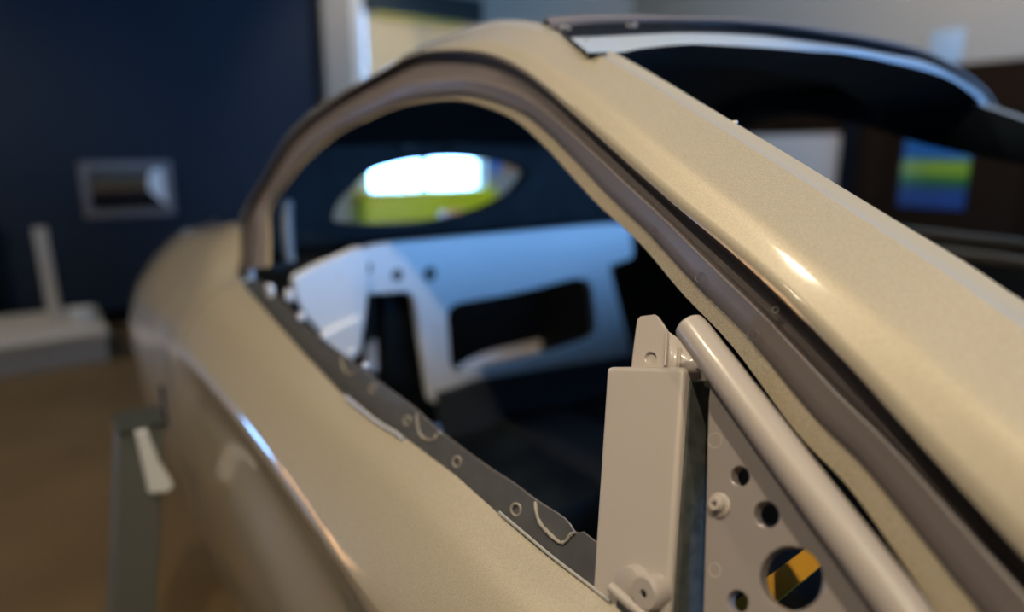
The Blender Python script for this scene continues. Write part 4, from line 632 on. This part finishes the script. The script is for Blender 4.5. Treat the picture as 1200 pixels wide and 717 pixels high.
plate('post_tab', [(-0.3751,-0.6972,1.0397), (-0.383,-0.6981,1.0378), (-0.3888,-0.6927,1.0487), (-0.3754,-0.6912,1.0517), (-0.3699,-0.6965,1.0409)], [], .002, M['post'], door, .0003, (0, -1, .5))
fa, fb, fc, fd, fe = map(Vector, [(-0.3726,-0.6848,1.0705), (-0.3413,-0.6921,1.0558), (-0.3214,-0.6993,1.0414), (-0.3311,-0.7026,1.0349), (-0.3526,-0.7054,1.0292)])
sh = Vector((0, .014, 0))
bm = bmesh.new()
rows = [[fa, fa.lerp(fb, .35)+sh*.35, fa.lerp(fb, .75)+sh*.6, fb+sh*.9, fc+sh*1.4], [fe, fe.lerp(fd, .35)+sh*.35, fe.lerp(fd, .75)+sh*.6, fd+sh*.9, fd.lerp(fc, .9)+sh*1.4-Vector((0, 0, .004))]]
o = from_bm('tab_return', loft_bm(rows, bm), M['post'], door, sharp=20)
md = o.modifiers.new('thick', 'SOLIDIFY'); md.thickness = .0016
for p0, p1 in (((-0.3697,-0.6869,1.0692), (-0.3586,-0.6993,1.0444)), ((-0.3541,-0.6868,1.0584), (-0.3466,-0.6962,1.0395))):
    tube('fold_rib', [p0, p1], .0012, M['post'], door, 8)

tp = [Vector(p) for p in [(-0.3276,-0.7089,1.0861), (-0.3209,-0.7107,1.0827), (-0.2819,-0.7214,1.0611), (-0.2103,-0.7413,1.0214), (-0.133,-0.7621,0.9797), (-0.0939,-0.7732,0.9575)]]
e = (tp[0]-tp[1]).normalized()
pathT = [tp[0]+e*.0015, tp[0]+e*.0008, tp[0]]+tp[1:]
frame_tube = tube('frame_tube', pathT, [.0084, .0112, .0124]+[.0129]*(len(tp)-1), M['post'], door, 24)
pq = [p for p in [(-0.304,-0.7079,1.0522), (-0.288,-0.7126,1.0428), (-0.2345,-0.7293,1.0095), (-0.1815,-0.7429,0.9821), (-0.1341,-0.7562,0.9556), (-0.129,-0.7647,0.9385), (-0.231,-0.7941,0.8798), (-0.2687,-0.7505,0.967), (-0.2984,-0.7165,1.035)]]
holes = [[(-0.2482,-0.7333,1.0013), (-0.2468,-0.7342,0.9995), (-0.2462,-0.7352,0.9975), (-0.2463,-0.7363,0.9954), (-0.2472,-0.7372,0.9935), (-0.2487,-0.7381,0.9919), (-0.2508,-0.7386,0.9907), (-0.2532,-0.7389,0.9902), (-0.2557,-0.7389,0.9903), (-0.258,-0.7385,0.991), (-0.26,-0.7378,0.9923), (-0.2614,-0.7369,0.9941), (-0.2621,-0.7359,0.9962), (-0.262,-0.7349,0.9983), (-0.261,-0.7339,1.0003), (-0.2594,-0.733,1.0019), (-0.2573,-0.7325,1.0031), (-0.2549,-0.7322,1.0036), (-0.2524,-0.7323,1.0034), (-0.2501,-0.7327,1.0026)], [(-0.221,-0.7396,0.9888), (-0.2189,-0.7406,0.9869), (-0.2176,-0.7417,0.9846), (-0.2172,-0.743,0.982), (-0.2177,-0.7442,0.9795), (-0.2191,-0.7454,0.9773), (-0.2212,-0.7462,0.9755), (-0.2239,-0.7468,0.9744), (-0.2269,-0.747,0.974), (-0.2299,-0.7468,0.9744), (-0.2327,-0.7462,0.9756), (-0.2349,-0.7452,0.9775), (-0.2362,-0.7441,0.9799), (-0.2367,-0.7427,0.9825), (-0.2362,-0.7415,0.9851), (-0.2347,-0.7403,0.9874), (-0.2324,-0.7394,0.9892), (-0.2297,-0.7389,0.9903), (-0.2266,-0.7387,0.9906), (-0.2236,-0.739,0.99)], [(-0.185,-0.7485,0.9711), (-0.1823,-0.7496,0.9688), (-0.1802,-0.751,0.966), (-0.1787,-0.7525,0.9629), (-0.178,-0.7542,0.9595), (-0.1779,-0.756,0.956), (-0.1787,-0.7578,0.9525), (-0.1801,-0.7595,0.949), (-0.1822,-0.7611,0.9458), (-0.1849,-0.7625,0.943), (-0.188,-0.7637,0.9406), (-0.1916,-0.7647,0.9387), (-0.1955,-0.7653,0.9374), (-0.1995,-0.7656,0.9369), (-0.2035,-0.7655,0.937), (-0.2074,-0.7651,0.9379), (-0.2109,-0.7643,0.9395), (-0.2139,-0.7632,0.9417), (-0.2163,-0.7617,0.9445), (-0.218,-0.7601,0.9478), (-0.2189,-0.7583,0.9514), (-0.2189,-0.7564,0.9552), (-0.2181,-0.7545,0.959), (-0.2165,-0.7527,0.9627), (-0.2141,-0.751,0.966), (-0.2112,-0.7495,0.9689), (-0.2077,-0.7483,0.9713), (-0.2038,-0.7475,0.973), (-0.1998,-0.747,0.9741), (-0.1958,-0.7468,0.9744), (-0.1919,-0.747,0.9739), (-0.1882,-0.7476,0.9728)], [(-0.2194,-0.7673,0.9335), (-0.218,-0.7681,0.9318), (-0.2173,-0.7692,0.9297), (-0.2174,-0.7703,0.9275), (-0.2183,-0.7713,0.9253), (-0.2198,-0.7723,0.9234), (-0.2219,-0.773,0.9219), (-0.2244,-0.7735,0.9211), (-0.2269,-0.7736,0.9209), (-0.2293,-0.7733,0.9214), (-0.2314,-0.7727,0.9226), (-0.2328,-0.7718,0.9243), (-0.2335,-0.7708,0.9265), (-0.2334,-0.7696,0.9288), (-0.2325,-0.7685,0.931), (-0.2309,-0.7675,0.9329), (-0.2288,-0.7668,0.9343), (-0.2263,-0.7664,0.9352), (-0.2237,-0.7664,0.9353), (-0.2213,-0.7666,0.9347)]]
sail = plate('drilled_plate', pq, holes, .009, M['drill'], door, .0008, (0, -1, .5))
part_label(sail, 'pinkish beige triangular plate with round holes beside the tube')
c = Vector((-0.2614,-0.7467,0.9746))
lathe('stud', c, NS, [(-.002, .0088), (.0015, .0088), (.0022, .008), (.0024, .0055), (.007, .0050), (.008, .0042), (.008, .0022), (.004, .0018)], M['post'], door, 20)
ring('weld_mark', (-0.2825,-0.7286,1.0118), .0055, .0005, 'post', door)
ring('weld_mark', (-0.2479,-0.7657,0.9376), .0045, .0005, 'post', door)
c = Vector((-0.2767,-0.8015,0.9211))
lathe('bolt_cap', c-NS*.014, (0, -1, .25), [(0, .0118), (.012, .0122), (.0155, .0118), (.017, .0106), (.017, .0030), (.012, .0026)], M['post'], door, 28)
lathe('bolt_hole', c-NS*.014+Vector((0, -1, .25)).normalized()*.0155, (0, -1, .25), [(0, .0029), (.0004, .0029)], M['black'], door, 14)
c = Vector((-0.2946,-0.7991,0.9137))
lathe('bolt_lug', c-NS*.010, (0, -1, .3), [(0, .0145), (.009, .0145), (.012, .0138), (.013, .012), (.0132, .001)], M['post'], door, 28)
c1, c2 = map(Vector, [(-0.3069,-0.8066,0.9069), (-0.282,-0.8074,0.9053)])
tube('lug_edge', [c1, c1.lerp(c2, .5), c2, c2+(c2-c1)*.8], .004, M['post'], door, 10)

# weld marks on the seal channel
for px in ((-0.349,-0.6723,1.1185), (-0.2849,-0.6888,1.0855), (-0.4178,-0.6568,1.1494)):
    ring('weld_mark', px, .0046, .00035, 'seal_dark', parts['seal'])
ring('weld_mark', (-0.28,-0.6692,1.1035), .0022, .0006, 'pale', parts['step'])
c = Vector((-0.4082,-0.5603,1.2474))
box('clip', c-Vector((.004, .002, .001)), c+Vector((.003, .002, .002)), M['white'], parts['wsflange'], .0015)

# -------- rear bulkhead and rear window frame
BX = -1.5
bk = plate('rear_bulkhead', [(-1.5,-0.4763,0.9855), (-1.5,-0.4673,0.9929), (-1.5,-0.4396,0.9975), (-1.5,-0.392,0.9991), (-1.5,0.2913,1.001), (-1.5,0.3673,0.9998), (-1.5,0.4151,0.9957), (-1.5,0.4325,0.9885), (-1.5,0.449,0.9058), (-1.5,0.4489,0.8982), (-1.5,0.4453,0.8929), (-1.5,0.4381,0.8901), (-1.5,0.355,0.8749), (-1.5,0.3484,0.8721), (-1.5,0.3458,0.8669), (-1.5,0.3472,0.8593), (-1.5,0.3798,0.7735), (-1.5,0.3839,0.7628), (-1.5,0.3892,0.7493), (-1.5,0.3956,0.7327), (-1.5,0.4653,0.5552), (-1.5,0.4694,0.5392), (-1.5,0.4663,0.5299), (-1.5,0.4562,0.5274), (-1.5,0.3305,0.5358), (-1.5,0.3129,0.5371), (-1.5,0.2856,0.5393), (-1.5,0.2492,0.5424), (-1.5,-0.1005,0.5723), (-1.5,-0.1295,0.5744), (-1.5,-0.1503,0.5749), (-1.5,-0.1633,0.5739), (-1.5,-0.2483,0.5582), (-1.5,-0.2561,0.557), (-1.5,-0.2621,0.5565), (-1.5,-0.2662,0.5569), (-1.5,-0.2963,0.5637), (-1.5,-0.2994,0.5683), (-1.5,-0.3025,0.5805), (-1.5,-0.3055,0.6003), (-1.5,-0.333,0.8157), (-1.5,-0.3356,0.8342), (-1.5,-0.3376,0.8462), (-1.5,-0.3391,0.8518), (-1.5,-0.3513,0.8737), (-1.5,-0.354,0.8757), (-1.5,-0.3597,0.8772), (-1.5,-0.3682,0.8782), (-1.5,-0.4599,0.8844), (-1.5,-0.4677,0.8865), (-1.5,-0.4725,0.8914), (-1.5,-0.4742,0.8992)],
           [[(-1.5,-0.2489,0.7842), (-1.5,-0.2448,0.8085), (-1.5,-0.229,0.8232), (-1.5,-0.2011,0.8284), (-1.5,-0.0861,0.8299), (-1.5,-0.048,0.8309), (-1.5,-0.0069,0.833), (-1.5,0.0374,0.8362), (-1.5,0.1934,0.8492), (-1.5,0.2367,0.8472), (-1.5,0.2657,0.8326), (-1.5,0.2798,0.8053), (-1.5,0.3011,0.6934), (-1.5,0.3021,0.6636), (-1.5,0.2919,0.6445), (-1.5,0.2706,0.6363), (-1.5,0.1858,0.6278), (-1.5,0.1545,0.6256), (-1.5,0.1124,0.6243), (-1.5,0.0601,0.6237), (-1.5,-0.1159,0.6231), (-1.5,-0.1596,0.6235), (-1.5,-0.1884,0.625), (-1.5,-0.2032,0.6276), (-1.5,-0.2287,0.6378), (-1.5,-0.2355,0.6455), (-1.5,-0.2402,0.6622), (-1.5,-0.243,0.6878)]], .02, M['bulk'], car, .004)
part_label(bk, 'pale bulkhead panel behind the seats with a large opening')
plate('shaded_lower_panel', [(-1.49,-0.2877,0.5844), (-1.49,-0.1558,0.5959), (-1.49,0.301,0.5648), (-1.49,0.4894,0.5534), (-1.49,0.5805,-0.0635), (-1.49,-0.2074,0.0956)], [], .015, mat('shaded_panel_grey', (.035, .042, .05), .5), car, .003)  # dark lower part of the bulkhead, its shade put into the colour
for p, r_ in zip([(-1.4985,-0.4713,0.9466), (-1.4985,-0.296,0.9133), (-1.4985,-0.3999,0.9715), (-1.4985,-0.3881,0.9209)], (.016, .020, .014, .016)):
    lathe('panel_hole', p, (1, 0, 0), [(-.004, r_), (.0035, r_), (.004, r_*.9), (.0035, r_*.82)], M['stand'] if r_ > .0155 else M['bulk'], bk, 16)
brk = plate('wheelhouse_bracket', [(-1.46,-0.6552,0.9374), (-1.46,-0.6547,0.9435), (-1.46,-0.6515,0.9483), (-1.46,-0.6458,0.9518), (-1.46,-0.6135,0.9647), (-1.46,-0.6051,0.9679), (-1.46,-0.5944,0.9715), (-1.46,-0.5814,0.9756), (-1.46,-0.5162,0.9959), (-1.46,-0.5036,0.9988), (-1.46,-0.4954,0.9984), (-1.46,-0.4918,0.9946), (-1.46,-0.4854,0.9697), (-1.46,-0.4844,0.9632), (-1.46,-0.4842,0.9547), (-1.46,-0.485,0.9443), (-1.46,-0.4903,0.8929), (-1.46,-0.4916,0.8817), (-1.46,-0.493,0.8711), (-1.46,-0.4946,0.861), (-1.46,-0.5022,0.8167), (-1.46,-0.5042,0.8076), (-1.46,-0.5066,0.8), (-1.46,-0.5095,0.7941), (-1.46,-0.5238,0.771), (-1.46,-0.5277,0.7673), (-1.46,-0.5329,0.7666), (-1.46,-0.5395,0.7686), (-1.46,-0.5715,0.7842), (-1.46,-0.5784,0.7886), (-1.46,-0.5852,0.7947), (-1.46,-0.5918,0.8025), (-1.46,-0.6207,0.8413), (-1.46,-0.6265,0.8493), (-1.46,-0.631,0.8564), (-1.46,-0.6343,0.8625), (-1.46,-0.6465,0.888), (-1.46,-0.6489,0.8938), (-1.46,-0.6506,0.9), (-1.46,-0.6517,0.9067)], [[(-1.46,-0.5491,0.9358), (-1.46,-0.5496,0.9336), (-1.46,-0.5507,0.9318), (-1.46,-0.5524,0.9304), (-1.46,-0.5545,0.9297), (-1.46,-0.5567,0.9296), (-1.46,-0.5589,0.9302), (-1.46,-0.5608,0.9314), (-1.46,-0.5623,0.9331), (-1.46,-0.5632,0.9352), (-1.46,-0.5634,0.9373), (-1.46,-0.5629,0.9395), (-1.46,-0.5618,0.9413), (-1.46,-0.5601,0.9426), (-1.46,-0.5581,0.9434), (-1.46,-0.5559,0.9435), (-1.46,-0.5537,0.9429), (-1.46,-0.5517,0.9417), (-1.46,-0.5502,0.94), (-1.46,-0.5493,0.938)]], .02, M['bulk'], car, .004)
plate('lower_bracket', [(-1.45,-0.5964,0.8031), (-1.45,-0.5968,0.8082), (-1.45,-0.5922,0.8126), (-1.45,-0.5825,0.8164), (-1.45,-0.5263,0.8325), (-1.45,-0.516,0.8338), (-1.45,-0.5105,0.8305), (-1.45,-0.5097,0.8224), (-1.45,-0.5175,0.7757), (-1.45,-0.5195,0.7666), (-1.45,-0.5222,0.7603), (-1.45,-0.5254,0.7567), (-1.45,-0.5415,0.7469), (-1.45,-0.5451,0.7457), (-1.45,-0.5491,0.7464), (-1.45,-0.5533,0.7491), (-1.45,-0.5725,0.7651), (-1.45,-0.5765,0.769), (-1.45,-0.5801,0.7735), (-1.45,-0.5832,0.7787)], [], .03, M['bulk'], car, .006)
plate('parcel_shelf_edge', [(-1.52,-0.6424,0.9473), (-1.52,-0.643,0.951), (-1.52,-0.6398,0.9542), (-1.52,-0.6331,0.9567), (-1.52,-0.5938,0.9673), (-1.52,-0.5851,0.9696), (-1.52,-0.5768,0.9718), (-1.52,-0.5687,0.9738), (-1.52,-0.533,0.9828), (-1.52,-0.5251,0.9849), (-1.52,-0.5175,0.9871), (-1.52,-0.5103,0.9895), (-1.52,-0.4784,1.0005), (-1.52,-0.4724,1.0019), (-1.52,-0.4689,1.0011), (-1.52,-0.4679,0.998), (-1.52,-0.4689,0.9793), (-1.52,-0.4713,0.975), (-1.52,-0.4781,0.9707), (-1.52,-0.4891,0.9664), (-1.52,-0.547,0.9471), (-1.52,-0.559,0.9432), (-1.52,-0.5695,0.94), (-1.52,-0.5786,0.9373), (-1.52,-0.6161,0.9268), (-1.52,-0.6233,0.9255), (-1.52,-0.6286,0.9264), (-1.52,-0.6319,0.9294)], [], .012, M['ecoat'], car, .003)
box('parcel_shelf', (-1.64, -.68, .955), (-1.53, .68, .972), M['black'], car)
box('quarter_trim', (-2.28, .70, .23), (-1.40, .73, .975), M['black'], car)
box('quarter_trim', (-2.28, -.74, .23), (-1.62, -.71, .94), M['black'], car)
box('added_dash_beam', (-.45, -.46, .78), (-.22, .70, .93), M['black'], car, .03)  # unseen beam added to keep window light off the lower bulkhead
box('seat_back_brace', (-1.62, -.40, .25), (-1.56, -.27, .95), M['ecoat'], car, .01)
rw = plate('rear_window_frame', [(-1.66, y, z) for y, z in [(-.72, .95), (-.68, 1.08), (-.60, 1.215), (-.45, 1.235), (-.2, 1.245), (0, 1.248), (.2, 1.243), (.45, 1.23), (.60, 1.20), (.68, 1.07), (.72, .93)]],
           [[(-1.66,-0.4562,1.0375), (-1.66,-0.4762,1.0416), (-1.66,-0.4868,1.0481), (-1.66,-0.488,1.0571), (-1.66,-0.4813,1.0777), (-1.66,-0.4752,1.089), (-1.66,-0.4639,1.1024), (-1.66,-0.4472,1.118), (-1.66,-0.4079,1.1517), (-1.66,-0.3879,1.1667), (-1.66,-0.3674,1.1775), (-1.66,-0.3464,1.1842), (-1.66,-0.3034,1.1936), (-1.66,-0.2809,1.1979), (-1.66,-0.2569,1.2013), (-1.66,-0.2314,1.2039), (-1.66,-0.1779,1.2083), (-1.66,-0.1491,1.2097), (-1.66,-0.1171,1.2096), (-1.66,-0.0816,1.2079), (-1.66,-0.0051,1.2028), (-1.66,0.031,1.1994), (-1.66,0.0611,1.1948), (-1.66,0.0848,1.1887), (-1.66,0.126,1.1751), (-1.66,0.1411,1.167), (-1.66,0.1445,1.1564), (-1.66,0.136,1.1434), (-1.66,0.1073,1.1153), (-1.66,0.0912,1.1021), (-1.66,0.0713,1.0905), (-1.66,0.0479,1.0805), (-1.66,-0.002,1.0624), (-1.66,-0.0285,1.0541), (-1.66,-0.0585,1.0471), (-1.66,-0.092,1.0414), (-1.66,-0.1609,1.0316), (-1.66,-0.1943,1.0277), (-1.66,-0.227,1.0256), (-1.66,-0.259,1.0253), (-1.66,-0.3212,1.0263), (-1.66,-0.3508,1.0273), (-1.66,-0.3789,1.029), (-1.66,-0.4054,1.0316)]], .03, M['ecoat'], car, .004)
for p in [(-1.655,-0.2611,1.2433), (-1.655,-0.105,1.2562), (-1.655,0.1302,1.2663)]:
    lathe('frame_hole', p, (1, 0, 0), [(-.002, .03), (.004, .03), (.006, .026), (.004, .022)], M['black'], rw, 16)
tube('pillar_brace', [(-1.55, -.635, .97), (-1.555, -.635, 1.0), (-1.56, -.632, 1.06), (-1.57, -.625, 1.11)], .014, mat('blue_grey_trim', (.16, .18, .20), .4), car, 12, 4)
# diagonal braces on the far side of the rear window
for a, b, r_, mk in (((-1.74, .20, 1.015), (-1.60, .60, 1.18), .016, 'seal'), ((-1.72, .34, 1.005), (-1.55, .66, 1.10), .014, 'ecoat')):
    tube('diagonal_brace', [a, b], r_, M[mk], car, 10)
# luggage bay wall with a slot that lets the lit floor show
plate('luggage_bay_wall', [(-2.3, -.82, .10), (-2.3, .86, .10), (-2.3, .86, .90), (-2.3, .74, .96), (-2.3, -.70, .96), (-2.3, -.82, .90)], [[(-2.3,0.2789,0.3265), (-2.3,0.276,0.3342), (-2.3,0.2839,0.3415), (-2.3,0.3027,0.3484), (-2.3,0.3765,0.369), (-2.3,0.4089,0.3749), (-2.3,0.4567,0.379), (-2.3,0.5207,0.381), (-2.3,0.7481,0.3844), (-2.3,0.8161,0.3844), (-2.3,0.8605,0.3819), (-2.3,0.8803,0.3771), (-2.3,0.9021,0.3588), (-2.3,0.9076,0.3529), (-2.3,0.9096,0.3473), (-2.3,0.9079,0.342), (-2.3,0.8976,0.3269), (-2.3,0.8847,0.3225), (-2.3,0.8529,0.3197), (-2.3,0.803,0.3182), (-2.3,0.6324,0.3162), (-2.3,0.58,0.3149), (-2.3,0.5328,0.3124), (-2.3,0.4905,0.3088), (-2.3,0.3733,0.2964), (-2.3,0.3402,0.2944), (-2.3,0.3172,0.2964), (-2.3,0.304,0.3025)],[(-2.3,-0.1434,0.4792), (-2.3,-0.138,0.5013), (-2.3,-0.1272,0.5143), (-2.3,-0.111,0.5183), (-2.3,-0.0727,0.5174), (-2.3,-0.0566,0.5129), (-2.3,-0.0471,0.5002), (-2.3,-0.0442,0.4795), (-2.3,-0.045,0.4295), (-2.3,-0.049,0.4083), (-2.3,-0.0602,0.3951), (-2.3,-0.0785,0.3898), (-2.3,-0.1215,0.3872), (-2.3,-0.1388,0.3907), (-2.3,-0.1479,0.4035), (-2.3,-0.1491,0.4257)]], .01, M['black'], car, .001)

# amber strap behind the drilled plate
st = empty('amber_strap', Vector((-0.2494,-0.6943,0.8913)), 'amber strap seen through the large hole of the drilled plate', 'strap')
s0, s1, s2, s3 = map(Vector, [(-0.2908,-0.7191,0.8418), (-0.2159,-0.6632,0.9537), (-0.2038,-0.6665,0.947), (-0.2715,-0.7235,0.833)])
hexa('webbing', [s0, s1, s2, s3, s0+Vector((0, .003, 0)), s1+Vector((0, .003, 0)), s2+Vector((0, .003, 0)), s3+Vector((0, .003, 0))], M['strap'], st, .0008)
b0, b1 = map(Vector, [(-0.2151,-0.6647,0.9546), (-0.2031,-0.668,0.9479)])
tube('buckle_bar', [b0, b1], .003, M['steel'], st, 8)
